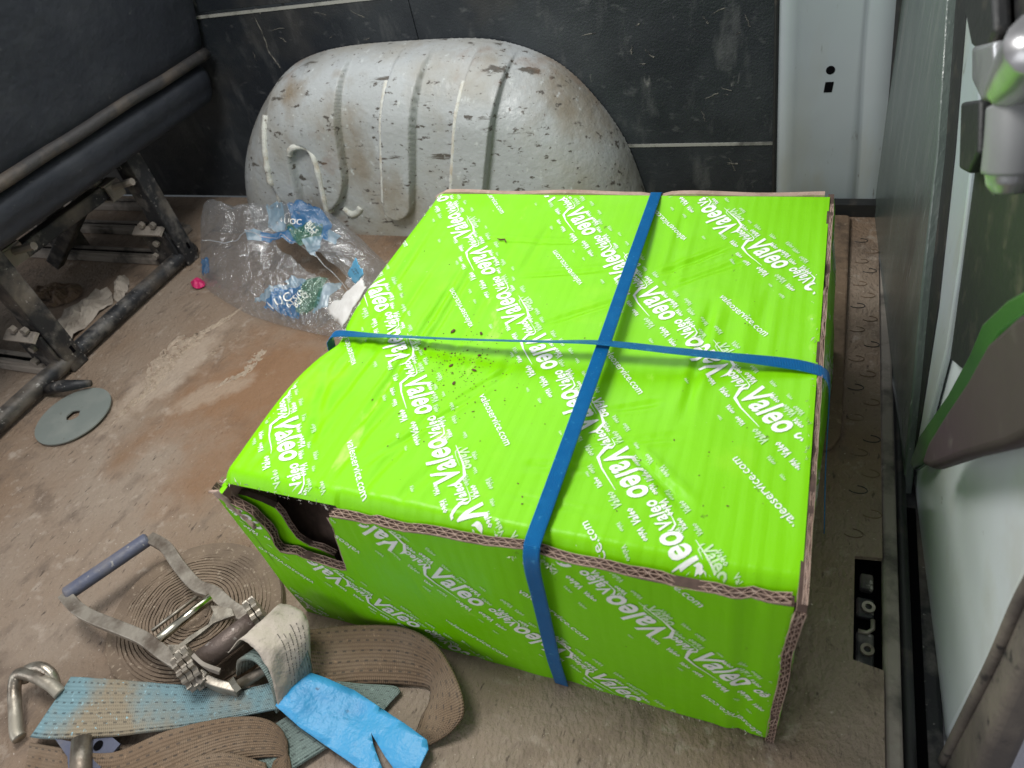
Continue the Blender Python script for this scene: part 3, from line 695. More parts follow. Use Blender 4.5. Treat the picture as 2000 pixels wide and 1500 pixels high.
# front panel with the tear
FT = .0085
rr = random.Random(11)
def zf(x): return .2245 + .010 * (x / BW) + .0016 * math.sin(x * 23 + 1) + .0008 * math.sin(x * 90)
tear = [(.1235, .2220), (.121, .200), (.118, .182), (.1145, .165), (.1125, .150), (.109, .1375), (.103, .1345), (.090, .1358), (.075, .137), (.061, .1385), (.048, .137), (.036, .1350), (.027, .1345),
        (.0255, .146), (.029, .160), (.0305, .172), (.0285, .186), (.025, .197), (.016, .205), (.0075, .2105), (.001, .223), (-.003, .232)]
outl = [(-.004, -.0005), (.10, .0005), (.25, -.0003), (.40, .0004), (.4985, .001), (.5002, .06), (.5006, .14), (.5004, zf(.5))]
for x in np.linspace(.49, .126, 50): outl.append((x, zf(x)))
outl += tear
outl += [(-.006, .20), (-.007, .12), (-.006, .05)]
def fy(x, z):      # gentle outward bulge of the front panel, a fold near the right end and a few dents
    y = -.006 * math.sin(math.pi * min(max(x / BW, 0), 1)) * math.sin(math.pi * min(max(z / .24, 0), 1)) * .8
    y += .0022 * math.exp(-((x - .474) / .006) ** 2) - .0012 * math.exp(-((x - .462) / .008) ** 2)
    y += .0016 * math.exp(-((x - .19 - .18 * (.12 - z)) / .005) ** 2) + .0014 * math.exp(-((x - .06 + .25 * (z - .08)) / .004) ** 2)
    y += .0030 * math.exp(-((x - .314) / .02) ** 2) + .0014 * fbm(x * 9, z * 9, 2.2, 3)
    return y
def in_poly(p, poly):
    x, y = p; c = False; j = len(poly) - 1
    for i in range(len(poly)):
        xi, yi = poly[i]; xj, yj = poly[j]
        if (yi > y) != (yj > y) and x < (xj - xi) * (y - yi) / (yj - yi) + xi: c = not c
        j = i
    return c
def panel_from_outline(name, outline, place, th_vec, face_mat, edge_mat, parent, step=.016, smooth=False):
    """subdivided sheet with the given 2D outline, placed in 3D and thickened"""
    bm = bmesh.new(); vs_ = [bm.verts.new((x, z, 0)) for x, z in outline]; bm.faces.new(vs_)
    xs_ = [p[0] for p in outline]; zs_ = [p[1] for p in outline]
    for k in np.arange(min(xs_) + step, max(xs_), step):
        bmesh.ops.bisect_plane(bm, geom=bm.verts[:] + bm.edges[:] + bm.faces[:], plane_co=(k, 0, 0), plane_no=(1, 0, 0))
    for k in np.arange(min(zs_) + step, max(zs_), step):
        bmesh.ops.bisect_plane(bm, geom=bm.verts[:] + bm.edges[:] + bm.faces[:], plane_co=(0, k, 0), plane_no=(0, 1, 0))
    bmesh.ops.triangulate(bm, faces=[f for f in bm.faces if len(f.verts) > 4])
    bm.verts.index_update(); n = len(bm.verts)
    F = [tuple(v.index for v in f.verts) for f in bm.faces]
    B_ = [(e.verts[0].index, e.verts[1].index) for e in bm.edges if e.is_boundary]
    V0 = [place(v.co.x, v.co.y) for v in bm.verts]; bm.free()
    V1 = [tuple(np.array(p) + np.array(th_vec)) for p in V0]
    faces = F + [tuple(i + n for i in f[::-1]) for f in F] + [(a, b_, b_ + n, a + n) for a, b_ in B_]
    mi = [0] * len(F) + [2] * len(F) + [1] * len(B_)
    oo = obj(name, V0 + V1, faces, [face_mat, edge_mat, m_kraft], parent, mi=mi, smooth=smooth, angle=40 if smooth else None)
    return oo
front = panel_from_outline('front_panel', outl, lambda x, z: (x, fy(x, z), z), (0, FT, 0), m_green, m_kraft_shade, box, step=.005, smooth=True)
print_pattern(np.array([.207, .171]), R_(-45.5), lambda p: in_poly(p, outl) and p[1] > .003 and -.002 < p[0] < .495, (0, BW, 0, BH), lambda p: (p[0], fy(p[0], p[1]) - .0007, p[1]), front)

def flutes(name, path, tdir, outdir, thick, parent, proud=.0016, deep=.0005, pitch=.0092, wob=.0007, seed=0):
    """cut edge of double-wall board: three liners and two waves, along path (outer face line)"""
    P = np.array(path, float); seg = np.r_[0, np.cumsum(np.linalg.norm(np.diff(P, axis=0), axis=1))]; Lh = seg[-1]
    n = max(6, int(Lh / (pitch / 8))); ts = np.linspace(0, Lh, n)
    C_ = np.stack([np.interp(ts, seg, P[:, i]) for i in range(3)], 1)
    td = np.array(tdir, float); od = np.array(outdir, float); rg = np.random.default_rng(seed)
    jit = np.interp(ts, np.linspace(0, Lh, max(4, int(Lh / .012))), rg.normal(0, 1, max(4, int(Lh / .012))))
    mb = MB(); w = .0005
    def ribbon(offs, top):
        v = []; 
        for i in range(n):
            for a, hh in ((-w / 2, -deep), (w / 2, -deep), (w / 2, top[i]), (-w / 2, top[i])): v.append(C_[i] + td * (offs[i] + a) + od * hh)
        f = [(4 * i + q, 4 * i + (q + 1) % 4, 4 * i + 4 + (q + 1) % 4, 4 * i + 4 + q) for i in range(n - 1) for q in range(4)]
        mb.add(v, f)
    base = jit * wob
    topj = proud + jit * .0009
    for k in (0.04, .5, .96): ribbon(thick * k + base * (1 if k == .5 else .4), topj)
    ph = 2 * math.pi * ts / pitch + jit * .5
    tri = np.arcsin(np.sin(ph)) / (math.pi / 2)
    ribbon(thick * (.27 + .20 * tri) + base, topj - .0003); ribbon(thick * (.73 + .20 * np.roll(tri, 3)) + base, topj - .0003)
    return mb.build(name, m_kraft, parent)
flutes('corrugated_edge', [(x, fy(x, zf(x)), zf(x)) for x in np.linspace(.126, .4985, 60)], (0, 1, 0), (0, 0, 1), FT, front, seed=1)
flutes('corrugated_edge', [(x, fy(x, z), z) for x, z in tear[5:13]], (0, 1, 0), (0, 0, 1), FT, front, seed=2)
flutes('corrugated_edge', [(x, fy(x, z), z) for x, z in tear[:6]], (0, 1, 0), (-.97, 0, .2), FT, front, seed=3, proud=.0010)
flutes('corrugated_edge', [(x, fy(x, z), z) for x, z in tear[12:22]], (0, 1, 0), (.8, 0, .6), FT, front, seed=4, proud=.0014)
# torn paper liner curling out of the tear
V = []; ns = 16
for i in range(ns):
    t = i / (ns - 1); x = .0015 + .026 * t; z = .234 - .050 * t ** 1.3
    for j in range(6):
        s_ = j / 5; w_ = (.014 + .008 * math.sin(5 * t + 1)) * (1 if 0 < i < ns - 1 else .4)
        V.append((x - .002 + w_ * .55 * s_ + .002 * fbm(t * 6, s_ * 4), -.003 - .004 * math.sin(s_ * 2.4) + .003 * fbm(t * 7, s_ * 3, 4), z + w_ * .45 * s_ + .003 * fbm(t * 9, s_ * 2, 8)))
solid(obj('torn_liner', V, grid(ns, 6), M('torn_pink_kraft', (.44, .33, .27), .9, mixes=[(60, U, 5, .5, .7, (.3, .21, .17))], bumps=[(60, U, 5, .003)]), front, smooth=True), .0006)
# inner flap seen inside the tear
fl_top = [ony(x, y, .020)[[0, 2]] for x, y in ((662, 1072), (640, 1062), (612, 1050), (588, 1036), (572, 1016), (560, 996), (546, 980), (520, 968), (490, 957), (455, 948), (425, 940))]
flap_o = [(-.001, .085), (fl_top[0][0] + .003, .085)] + [tuple(q) for q in fl_top] + [(-.001, fl_top[-1][1] + .003)]
infl = panel_from_outline('inner_flap', flap_o, lambda x, z: (x, .0100 + (z - .085) * .02, z), (0, .006, 0), m_green, m_kraft_shade, box)
flutes('corrugated_edge', [(x, .0100 + (z - .085) * .02, z) for x, z in flap_o[2:9]], (0, 1, 0), (.3, 0, .95), .006, infl, seed=6, pitch=.007)
mb = MB(); mb.box((.07, .050, .165), (.13, .004, .11), rx=-.55); mb.build('added_tear_backing', m_kraft_shade, box)  # added sheet behind the tear to catch light, interior dimness in its colour
# side, rear, left and bottom panels
def side_place(y, z):
    k = 1 - min(max(z / .24, 0), 1)
    return (.5070 + .028 * k ** .8 * min(1, max(0, y) / .45) ** .8 - .004 * k * max(0, 1 - y / .1) + .0010 * math.sin(z * 60), y, z)
so = [(-.003, .0)] + [(y, 0) for y in np.linspace(.1, .5, 5)] + [(.516, .0), (.516, .243)]
so += [(y, .2405 + .0018 * math.sin(y * 31) + .001 * math.sin(y * 83)) for y in np.linspace(.50, .0, 40)] + [(-.003, .236), (-.0015, .18), (-.0035, .12), (-.002, .06)]
side = panel_from_outline('side_panel', so, side_place, (-.0062, 0, 0), m_green, m_kraft_shade, box)
flutes('corrugated_edge', [side_place(y, z) for y, z in [(-.003, .001), (-.002, .06), (-.0035, .12), (-.0015, .18), (-.003, .236)]], (-1, 0, 0), (0, -1, 0), .0072, side, seed=8, proud=.002, wob=.0009)
flutes('corrugated_edge', [side_place(y, z) for y, z in so[8:48]], (-1, 0, 0), (0, 0, 1), .0032, side, seed=9, proud=.001, pitch=.03)
print_pattern(np.array([.16, .12]), R_(-45), lambda p: .004 < p[0] < .51 and .005 < p[1] < .236, (0, BD, 0, BH), lambda p: (side_place(p[0], p[1])[0] + .0007, p[0], p[1]), side)
ro = [(.0, 0), (.5, 0)] + [(x, .2437 + .0012 * math.sin(x * 40) - .004 * math.exp(-((x - .309) / .012) ** 2)) for x in np.linspace(.498, .018, 40)] + [(.0, .236)]
rear = panel_from_outline('rear_panel', ro, lambda x, z: (x, .5195, z), (0, -.008, 0), m_green, m_kraft, box)
lo_ = [(.0, 0), (.511, 0), (.511, .222), (.30, .218), (.215, .214), (.12, .222), (.0, .226)]
left = panel_from_outline('left_panel', lo_, lambda y, z: (-.001 - .004 * math.exp(-((y - .11) / .09) ** 2) * math.sin(math.pi * min(z / .25, 1)), y, z), (.007, 0, 0), m_green, m_green, box)
mb = MB(); mb.box((.25, .26, .006), (.49, .49, .005)); mb.build('bottom_panel', m_kraft, box)
# white worn paper fibres along folds and at bumped corners
def fray(pts, n, sz, parent):
    mb = MB(); r = random.Random(len(pts) + n)
    for i in range(n):
        k = r.random() * (len(pts) - 1); a = int(k); p = np.array(pts[a]) * (1 - k + a) + np.array(pts[a + 1]) * (k - a)
        p = p + np.array([r.gauss(0, .0015) for _ in range(3)]); u = np.array([r.gauss(0, 1) for _ in range(3)]); u /= np.linalg.norm(u)
        w = np.array([r.gauss(0, 1) for _ in range(3)]); w /= np.linalg.norm(w); l = sz * r.uniform(.4, 1.5)
        mb.add([p - u * l, p + w * l * .35, p + u * l, p + (u + w) * l * .3 + np.array((0, 0, l * .3))], [(0, 1, 2), (1, 3, 2)])
    tag(mb.build('paper_fray', M('frayed_white_paper', (.72, .70, .62), .9), parent), kind='stuff')
fray([(.0, .010, .232), (.03, .010, .233), (.055, .009, .232), (.09, .009, .228), (.125, .008, .228)], 60, .0022, box)
fray([(.498, .0, .05), (.498, .0, .23)], 30, .0016, box)
fray([(.5, .12, .244), (.5, .17, .243), (.5, .24, .243), (.5, .3, .243)], 40, .0020, box)
fray([(.295, -.004, .2275), (.335, -.004, .2285)], 26, .0022, box)
fray([(.34, -.001, .003), (.40, -.001, .003), (.49, .0, .003)], 70, .0016, box)
fray([(.0, .2, .226), (.01, .3, .232), (.0, .45, .236), (.02, .508, .240)], 50, .0022, box)

# ================================================================== BLUE STRAPS
m_strap_weave = m_strap
def ribbon(name, C_, Wd, width, th, mat, parent=None, n=160, uvw=True):
    C_ = catmull(C_, n); Wd = catmull(Wd, n); V = []; UV = []
    wd = catmull(np.array(width)[:, None], n)[:, 0] if isinstance(width, (list, tuple)) else np.full(n, width)
    sl = np.r_[0, np.cumsum(np.linalg.norm(np.diff(C_, axis=0), axis=1))]
    nv = 7
    for i in range(n):
        w = Wd[i] / np.linalg.norm(Wd[i])
        for j in range(nv):
            t = j / (nv - 1) - .5; V.append(C_[i] + w * wd[i] * t); UV.append((sl[i], (t + .5) * wd[i]))
    oo = obj(name, V, grid(n, nv), mat, parent, smooth=True, uv=UV)
    solid(oo, th, 0); return oo
def strap_weave(mt):
    nt = mt.node_tree; N = nt.nodes; L = nt.links; b = N['Principled BSDF']
    tc = N.new('ShaderNodeTexCoord'); sp = N.new('ShaderNodeSeparateXYZ'); L.new(tc.outputs['UV'], sp.inputs[0])
    def mth(op, a, bb):
        n = N.new('ShaderNodeMath'); n.operation = op
        for i, q in enumerate((a, bb)):
            if q is None: continue
            if isinstance(q, (int, float)): n.inputs[i].default_value = q
            else: L.new(q, n.inputs[i])
        return n.outputs[0]
    s1 = mth('SINE', mth('MULTIPLY', mth('ADD', sp.outputs[0], sp.outputs[1]), 2 * math.pi / .0026), None)
    s2 = mth('SINE', mth('MULTIPLY', mth('SUBTRACT', sp.outputs[0], sp.outputs[1]), 2 * math.pi / .0026), None)
    hgt = mth('MULTIPLY', s1, s2)
    bp = N.new('ShaderNodeBump'); bp.inputs['Distance'].default_value = .0012; L.new(hgt, bp.inputs['Height']); L.new(bp.outputs[0], b.inputs['Normal'])
strap_weave(m_strap)
X = (1, 0, 0)
s1 = ribbon('packing_strap', [(.3065, -.0030, .0), (.3085, -.0065, .06), (.3120, -.0080, .13), (.3145, -.0080, .19), (.3150, -.0065, .222), (.3152, -.0005, .2385), (.3150, .010, .2425), (.3148, .05, .2430), (.3135, .20, .2440), (.3105, .35, .2440), (.3078, .500, .2435), (.3075, .512, .2434), (.3075, .5190, .2415), (.3075, .5215, .232), (.3075, .5218, .20), (.3075, .5218, .10), (.3075, .5218, .0)],
            [(1, 0, -.1), (1, 0, -.08), (1, 0, -.06), (1, 0, -.03), X, X, X, X, X, X, X, X, X, X, X, X, X], .0134, .0009, m_strap)
tag(s1, 'blue woven plastic strap running lengthwise over the box and down its front', 'strap', 'straps tied round the box')
P2 = [(-.0065, .216, .02), (-.0070, .216, .12), (-.0075, .2165, .195), (-.0045, .2168, .222), (-.001, .217, .231), (.012, .2175, .2375), (.05, .2180, .2390), (.10, .2195, .2405), (.17, .2220, .2425), (.25, .2270, .2445), (.30, .2300, .2466), (.335, .2300, .2466), (.38, .2295, .2455), (.43, .2290, .2448), (.475, .2275, .2445), (.497, .2250, .2440), (.5095, .223, .2405), (.5145, .221, .230), (.5175, .22, .20), (.524, .22, .12), (.534, .22, .02)]
def rl(deg, tilt=(0, 0, 1)): a = R_(deg); return (0, math.cos(a), math.sin(a))
W2 = [(0, 1, 0), (0, 1, 0), (0, 1, 0), (.1, .9, .1), rl(5), rl(-8), rl(-22), rl(-33), rl(-36), rl(-34), rl(-26), rl(-18), rl(-16), rl(-12), rl(0), (0, 1, 0), (0, 1, 0), (0, 1, 0), (0, 1, 0), (0, 1, 0), (0, 1, 0)]
s2 = ribbon('packing_strap', P2, W2, .0128, .0009, m_strap)
tag(s2, 'blue woven plastic strap running crosswise over the box, half twisted on its left', 'strap', 'straps tied round the box')

# crumbs of dirt on the box lid
mb = MB(); r = random.Random(4)
def crumb(x, y, s_):
    bm = bmesh.new(); bmesh.ops.create_icosphere(bm, subdivisions=1, radius=1)
    for v in bm.verts: v.co *= r.uniform(.7, 1.2)
    bm.transform(Matrix.Translation((x, y, zt(x, y) + s_ * .4)) @ Matrix.Rotation(r.uniform(0, 6), 4, 'Z') @ Matrix.Diagonal((s_ * r.uniform(.9, 1.9), s_, s_ * .55, 1)))
    bm.verts.index_update(); mb.add([v.co[:] for v in bm.verts], [[v.index for v in f.verts] for f in bm.faces]); bm.free()
for i in range(330):
    c = onz(*((890 + r.gauss(0, 45), 700 + r.gauss(0, 40)) if i < 230 else (r.uniform(700, 1500), r.uniform(430, 1000))), BH)
    if .02 < c[0] < .48 and .02 < c[1] < .49: crumb(c[0], c[1], r.uniform(.0003, .0008))
for px in ((884, 645), (881, 686), (880, 712), (886, 747), (935, 690), (830, 680), (925, 720), (938, 646)):
    c = onz(*px, BH - .012); crumb(c[0], c[1], r.uniform(.0012, .0024))
o = mb.build('dirt_crumbs', m_crumb); tag(o, 'small brown crumbs of dirt scattered on the green lid', 'dirt', kind='stuff')
# dark shaving by the far edge of the lid
c = onz(982, 474, BH - .01); mb = MB(); mb.tube([(c[0] + a, c[1] + d, zt(c[0], c[1]) + .0016) for a, d in ((-.008, .004), (-.003, .002), (.002, .003), (.006, -.003))], [.0006, .001, .001, .0006], 6)
o = mb.build('dark_shaving', m_crumb); tag(o, 'tiny dark curled shaving on the far left of the green lid', 'shaving')

# ================================================================== FLOOR CLUTTER
# sand streaks
def sandbank(name, px, widths, hgt, label, seed):
    P = catmull([onz(x, y)[:2] for x, y in px], 70); W_ = catmull(np.array(widths)[:, None], 70)[:, 0]
    V = []; nv = 33
    for i in range(70):
        d = P[min(i + 1, 69)] - P[max(i - 1, 0)]; d /= np.linalg.norm(d) + 1e-9; nn = np.array([-d[1], d[0]])
        for j in range(nv):
            s_ = j / (nv - 1) * 2 - 1; k = W_[i] * (1 + .55 * fbm(P[i][0] * 70 + seed, P[i][1] * 70, s_ * .8))
            q = P[i] + nn * s_ * k + d * .004 * fbm(P[i][0] * 200, s_ * 3, seed)
            z = hgt * (1 - s_ * s_) * min(1, W_[i] / .012) * (.75 + 1.1 * fbm(q[0] * 120, q[1] * 120, seed) + .6 * fbm(q[0] * 330, q[1] * 330, seed)) - .0016 - (.002 if j in (0, nv - 1) else 0)
            V.append((q[0], q[1], z))
    oo = obj(name, V, grid(70, nv), m_sand, smooth=True); tag(oo, label, 'sand', kind='stuff')
sandbank('spilled_sand', [(212, 835), (245, 800), (285, 765), (315, 715), (340, 685), (375, 668), (395, 650), (440, 625), (480, 595)], [.004, .009, .015, .032, .042, .028, .010, .009, .004], .0055, 'pale sand spilled in a long streak on the floor beside the disc', 1.)
sandbank('spilled_sand', [(405, 765), (450, 742), (480, 725), (500, 700), (520, 680)], [.004, .010, .014, .018, .006], .0034, 'thin pale sand streak on the floor between the box and the longer streak', 5.)
sandbank('spilled_sand', [(395, 700), (415, 690), (435, 675)], [.004, .012, .004], .0022, 'small pale sand patch beside the long sand streak', 9.)
sandbank('spilled_sand', [(330, 850), (352, 840), (372, 832)], [.002, .005, .002], .0018, 'tiny sand patch on the floor right of the grey disc', 13.)

# loose grit on the floor
mb = MB(); r = random.Random(21)
for i in range(520):
    x, y = r.uniform(-1.2, .57), r.uniform(-.25, .85)
    if i > 260: x, y = r.uniform(-.45, .5), r.uniform(-.25, .12)
    if -.02 < x < .53 and -.02 < y < .53: continue
    s_ = r.uniform(.0004, .0013); a = r.uniform(0, 6)
    v = [(x + s_ * math.cos(a + k * 2.1) * r.uniform(.6, 1.4), y + s_ * math.sin(a + k * 2.1) * r.uniform(.6, 1.4), .0002) for k in range(3)] + [(x, y, s_)]
    mb.add(v, [(0, 1, 2), (0, 1, 3), (1, 2, 3), (2, 0, 3)])
o = mb.build('floor_grit', m_sand); tag(o, 'fine pale grit scattered over the van floor', 'grit', kind='stuff')

# grey disc
dc = np.array([-.600, .205]); V = []; F = []; n = 72
hole = [((.0095 + .0014 * (k % 3 == 0)) * math.cos(k * math.pi / 8 - 2.4), (.0095 + .0014 * (k % 4 == 1)) * math.sin(k * math.pi / 8 - 2.4)) for k in range(16)]
hh = []
for k in range(n):
    t = k / n * len(hole); i = int(t) % len(hole); u = t - int(t); hh.append((np.array(hole[i]) * (1 - u) + np.array(hole[(i + 1) % len(hole)]) * u))
hh = [h_ * 1.15 for h_ in hh]
a0 = math.atan2(hole[0][1], hole[0][0])
for k in range(n):
    t = a0 + 2 * math.pi * k / n; o2 = dc + .0625 * np.array([math.cos(t), math.sin(t)]) * np.array([1, 1]); i2 = dc + hh[k]
    tilt = lambda q: .004 + .10 * max(0, (q[1] - dc[1] + .06)) * .25
    for q_, dz in ((o2, 0), (o2, .0022), (i2, .0022), (i2, 0)): V.append((q_[0], q_[1], tilt(q_) + dz))
for k in range(n):
    m2 = (k + 1) % n
    for q in range(4): F.append((4 * k + q, 4 * m2 + q, 4 * m2 + (q + 1) % 4, 4 * k + (q + 1) % 4))
o = obj('metal_disc', V, F, m_disc); tag(o, 'flat round grey metal disc with a ragged centre hole, on floor by seat', 'disc')

# crumpled dusty paper and rag under the seat, pink scrap
def crumple(name, px, z, amp, mat, label, cat, seed, lift=.012):
    P = [onz(x, y, z)[:2] for x, y in px]; c = np.mean(P, 0); V = [(c[0], c[1], z + lift)]; F = []; rings = 7; n = 40
    Q = catmull(np.array(P + [P[0]]), n + 1)[:-1]
    for k in range(1, rings + 1):
        for j in range(n):
            q = c + (Q[j] - c) * (k / rings); V.append((q[0], q[1], z + .001 + max(0, lift * (1 - (k / rings) ** 2) + amp * fbm(q[0] * 45 + seed, q[1] * 45, seed, 4))))
    F += [(0, 1 + j, 1 + (j + 1) % n) for j in range(n)]
    for k in range(rings - 1):
        for j in range(n): F.append((1 + k * n + j, 1 + (k + 1) * n + j, 1 + (k + 1) * n + (j + 1) % n, 1 + k * n + (j + 1) % n))
    oo = obj(name, V, F, mat, smooth=False); solid(oo, .0007); tag(oo, label, cat); return oo
crumple('crumpled_paper', [(95, 655), (130, 610), (185, 575), (215, 570), (222, 592), (190, 618), (150, 660), (115, 690)], 0, .016, m_dustcloth, 'crumpled dust-coloured paper lying behind the seat tube', 'paper', 2.)
crumple('dusty_rag', [(40, 580), (90, 560), (150, 555), (160, 575), (120, 598), (60, 600)], 0, .012, m_mat, 'flat brown dusty rag under the bench seat', 'rag', 6.)
crumple('wrapper_ball', [(228, 560), (240, 540), (252, 548), (250, 570), (235, 590), (225, 585)], 0, .012, m_dustcloth, 'small crumpled brown wrapper beside the paper under the seat', 'wrapper', 8., .02)
crumple('pink_scrap', [(373, 552), (385, 546), (400, 552), (398, 562), (380, 564)], .002, .010, m_pink, 'tiny pink scrap on the floor at the tube end', 'scrap', 4., .008)

# ------------------------------------------------------------------ clear shrink-wrap film
BP = [(384, 520), (388, 470), (420, 425), (480, 396), (545, 398), (610, 415), (680, 455), (735, 490), (760, 520), (740, 560), (700, 625), (672, 648), (620, 638), (550, 622), (480, 600), (425, 570), (395, 548)]
film_root = thing('shrink_wrap', (-.46, .62, 0), 'crumpled clear plastic shrink wrap with blue and green printing, beside the box', 'plastic wrap')
fo = np.array([onz(x, y, .02)[:2] for x, y in BP]); fc = np.array([-.455, .645])
# keep in front of the wheel arch
fo[:, 1] = np.minimum(fo[:, 1], .752)
NA, NR = 96, 36
FO = catmull(np.vstack([fo, fo[:1]]), NA + 1)[:-1]
def fh(x, y, rr_):
    rid = 1 - abs(noise.noise(Vector((x * 17, y * 17, 2.2)))) * 2; rid2 = 1 - abs(noise.noise(Vector((x * 38, y * 30, 7.1)))) * 2
    dome = .088 * (1 - rr_ ** 2.4) ** .7 if rr_ < 1 else 0
    back = .06 * sstep(.62, .75, y)
    return .002 + (dome + back * (1 - rr_ ** 6)) * (.85 + .2 * noise.noise(Vector((x * 6, y * 6, 3)))) + (1 - rr_ ** 4) * (.014 * rid + .007 * rid2)
V = [(fc[0], fc[1], fh(*fc, 0))]; F = []
def fpt(a, rr_):
    j = a % NA; q = fc + (FO[j] - fc) * rr_; return (q[0], q[1], fh(q[0], q[1], rr_))
for k in range(1, NR + 1):
    for j in range(NA): V.append(fpt(j, k / NR))
F += [(0, 1 + j, 1 + (j + 1) % NA) for j in range(NA)]
for k in range(NR - 1):
    for j in range(NA): F.append((1 + k * NA + j, 1 + (k + 1) * NA + j, 1 + (k + 1) * NA + (j + 1) % NA, 1 + k * NA + (j + 1) % NA))
V = np.array(V)
# the open mouth of the sleeve
MO = [onz(x, y, .06)[:2] for x, y in ((545, 478), (600, 495), (650, 520), (685, 548), (690, 560), (640, 552), (590, 535), (555, 510))]
cen = lambda f: V[list(f)].mean(0)[:2]
Fk = [f for f in F if not in_poly(cen(f), MO)]
obj('film', V, Fk, m_film, film_root, smooth=False)
mb = MB(); P = [onz(x, y, .075) for x, y in ((400, 478), (470, 478), (545, 478), (600, 495), (650, 520), (685, 548), (700, 575))]
P = catmull(P, 60); P = [(p[0], p[1], .004 + fh(p[0], p[1], min(1, np.linalg.norm(p[:2] - fc) / .25)) + .002 * fbm(p[0] * 60, p[1] * 60)) for p in P]
mb.tube(P, [.0006 + .0010 * abs(fbm(p[0] * 90, p[1] * 90, 5)) for p in P], 6); mb.build('film_rim', film('milky_film_edge', .45, (.8, .84, .88)), film_root, smooth=True)
def frad(x, y):
    d = np.array([x, y]) - fc; a = math.atan2(d[1], d[0]); an = np.arctan2(FO[:, 1] - fc[1], FO[:, 0] - fc[0])
    k = np.argmin(np.abs(np.angle(np.exp(1j * (an - a))))); return min(.999, np.linalg.norm(d) / np.linalg.norm(FO[k] - fc))
def fz(x, y): return fh(x, y, frad(x, y))
def onfilm(px, py, lift=.0012):
    z = .05
    for _ in range(14):
        p = onz(px, py, z); z = .5 * z + .5 * fz(p[0], p[1])
    p = onz(px, py, z); return (p[0], p[1], fz(p[0], p[1]) + lift)
def patch(name, px, mat, lift=.0015, n=16):
    """film-hugging printed patch: bilinear quad of 4 pixel corners"""
    a, b_, c, d = [np.array(onfilm(*q)[:2]) for q in px]; V_ = []
    for i in range(n):
        for j in range(n):
            u, v = i / (n - 1), j / (n - 1); q = (a * (1 - u) + b_ * u) * (1 - v) + (d * (1 - u) + c * u) * v
            q = q + .0012 * np.array([fbm(q[0] * 40, q[1] * 40, lift * 1000), fbm(q[0] * 40, q[1] * 40, 5 + lift * 1000)]) * (1 if (i in (0, n - 1) or j in (0, n - 1)) else 0)
            V_.append((q[0], q[1], fz(q[0], q[1]) + lift))
    return obj(name, V_, grid(n, n), mat, film_root, smooth=True)
patch('printed_area', ((553, 405), (590, 418), (560, 455), (525, 445)), m_filmpale, .0012)
patch('printed_area', ((588, 416), (650, 440), (640, 470), (575, 448)), m_filmblue, .0016)
patch('printed_area', ((510, 455), (575, 448), (580, 475), (512, 472)), m_filmblue, .0020)
patch('printed_area', ((560, 446), (632, 440), (626, 470), (585, 482)), m_filmgreen, .0024)
patch('printed_area', ((590, 472), (632, 462), (618, 505), (606, 500)), m_filmpale, .0028)
patch('printed_area', ((632, 452), (668, 462), (656, 480), (634, 470)), m_filmpale, .0014)
patch('printed_area', ((478, 450), (512, 452), (514, 472), (485, 470)), m_filmpale, .0016)
patch('printed_area', ((530, 560), (580, 548), (560, 600), (495, 588)), m_filmpale, .0014)
patch('printed_area', ((545, 565), (592, 555), (585, 622), (515, 600)), m_filmblue, .0020)
patch('printed_area', ((590, 556), (640, 545), (625, 600), (580, 622)), m_filmgreen, .0024)
patch('printed_area', ((640, 552), (672, 556), (640, 600), (612, 618)), m_filmpale, .0018)
patch('printed_area', ((555, 552), (575, 540), (600, 550), (585, 560)), m_filmpale, .0028)
patch('printed_square', ((394, 508), (408, 506), (409, 530), (396, 538)), m_filmblue, .0018)
def film_text(body, px, length_px, ang, lift):
    v, f = glyphs(body, 2, .01); c, s_ = math.cos(ang), math.sin(ang)
    PX = [(px[0] + (x * c + y * s_) * length_px, px[1] + (x * s_ - y * c) * length_px) for x, y in v]
    tag(obj('film_lettering', [onfilm(*q, lift) for q in PX], f, m_white, film_root), kind='stuff')
film_text('VUC', (528, 610), 50, R_(-26), .0034); film_text('6.LSIO', (566, 605), 42, R_(-45), .0036); film_text('BLLQ', (582, 606), 34, R_(-45), .0038)
film_text('UOC', (556, 440), 34, R_(4), .0034); film_text('BLLS', (600, 440), 26, R_(50), .0036); film_text('QOR', (594, 446), 24, R_(50), .0036)

# light-blue printed paper tag and white paper behind the box
def sheet(name, pts, mat, label, cat, n=14, amp=.003, seed=0., th=.0006):
    a, b_, c, d = [np.array(p, float) for p in pts]; V_ = []
    for i in range(n):
        for j in range(n):
            u, v = i / (n - 1), j / (n - 1); q = (a * (1 - u) + b_ * u) * (1 - v) + (d * (1 - u) + c * u) * v
            e = amp * (fbm(u * 3 + seed, v * 3, seed, 3)); ed = .6 * amp * fbm(u * 14, v * 14, seed + 3) if (i in (0, n - 1) or j in (0, n - 1)) else 0
            V_.append((q[0] + ed, q[1] + e * .5 + ed, q[2] + e))
    oo = obj(name, V_, grid(n, n), mat, smooth=True); solid(oo, th, 0)
    if label: tag(oo, label, cat)
    return oo
tagp = sheet('paper_tag', [tuple(onz(694, 503, .13)), tuple(onz(710, 535, .13)), tuple(onz(694, 556, .08)), tuple(onz(679, 535, .08))], m_lightblue, 'small light blue printed paper tag between plastic wrap and box', 'tag', seed=3.)
v, f = glyphs('SEA\nSAS', 1); k0, k1 = onz(690, 528, .1), onz(700, 541, .1)
ex = np.array(onz(696, 541, .108)) - np.array(onz(688, 530, .108)); ey = np.array(onz(694, 528, .108)) - np.array(onz(688, 530, .108)); b0 = np.array(onz(686, 530, .110))
o = obj('tag_lettering', [b0 + x * ex + y * ey * 1.6 + np.array((.003, -.003, .006)) for x, y in v], f, m_ink, tagp)
o.parent = tagp; o.location = (0, 0, 0)
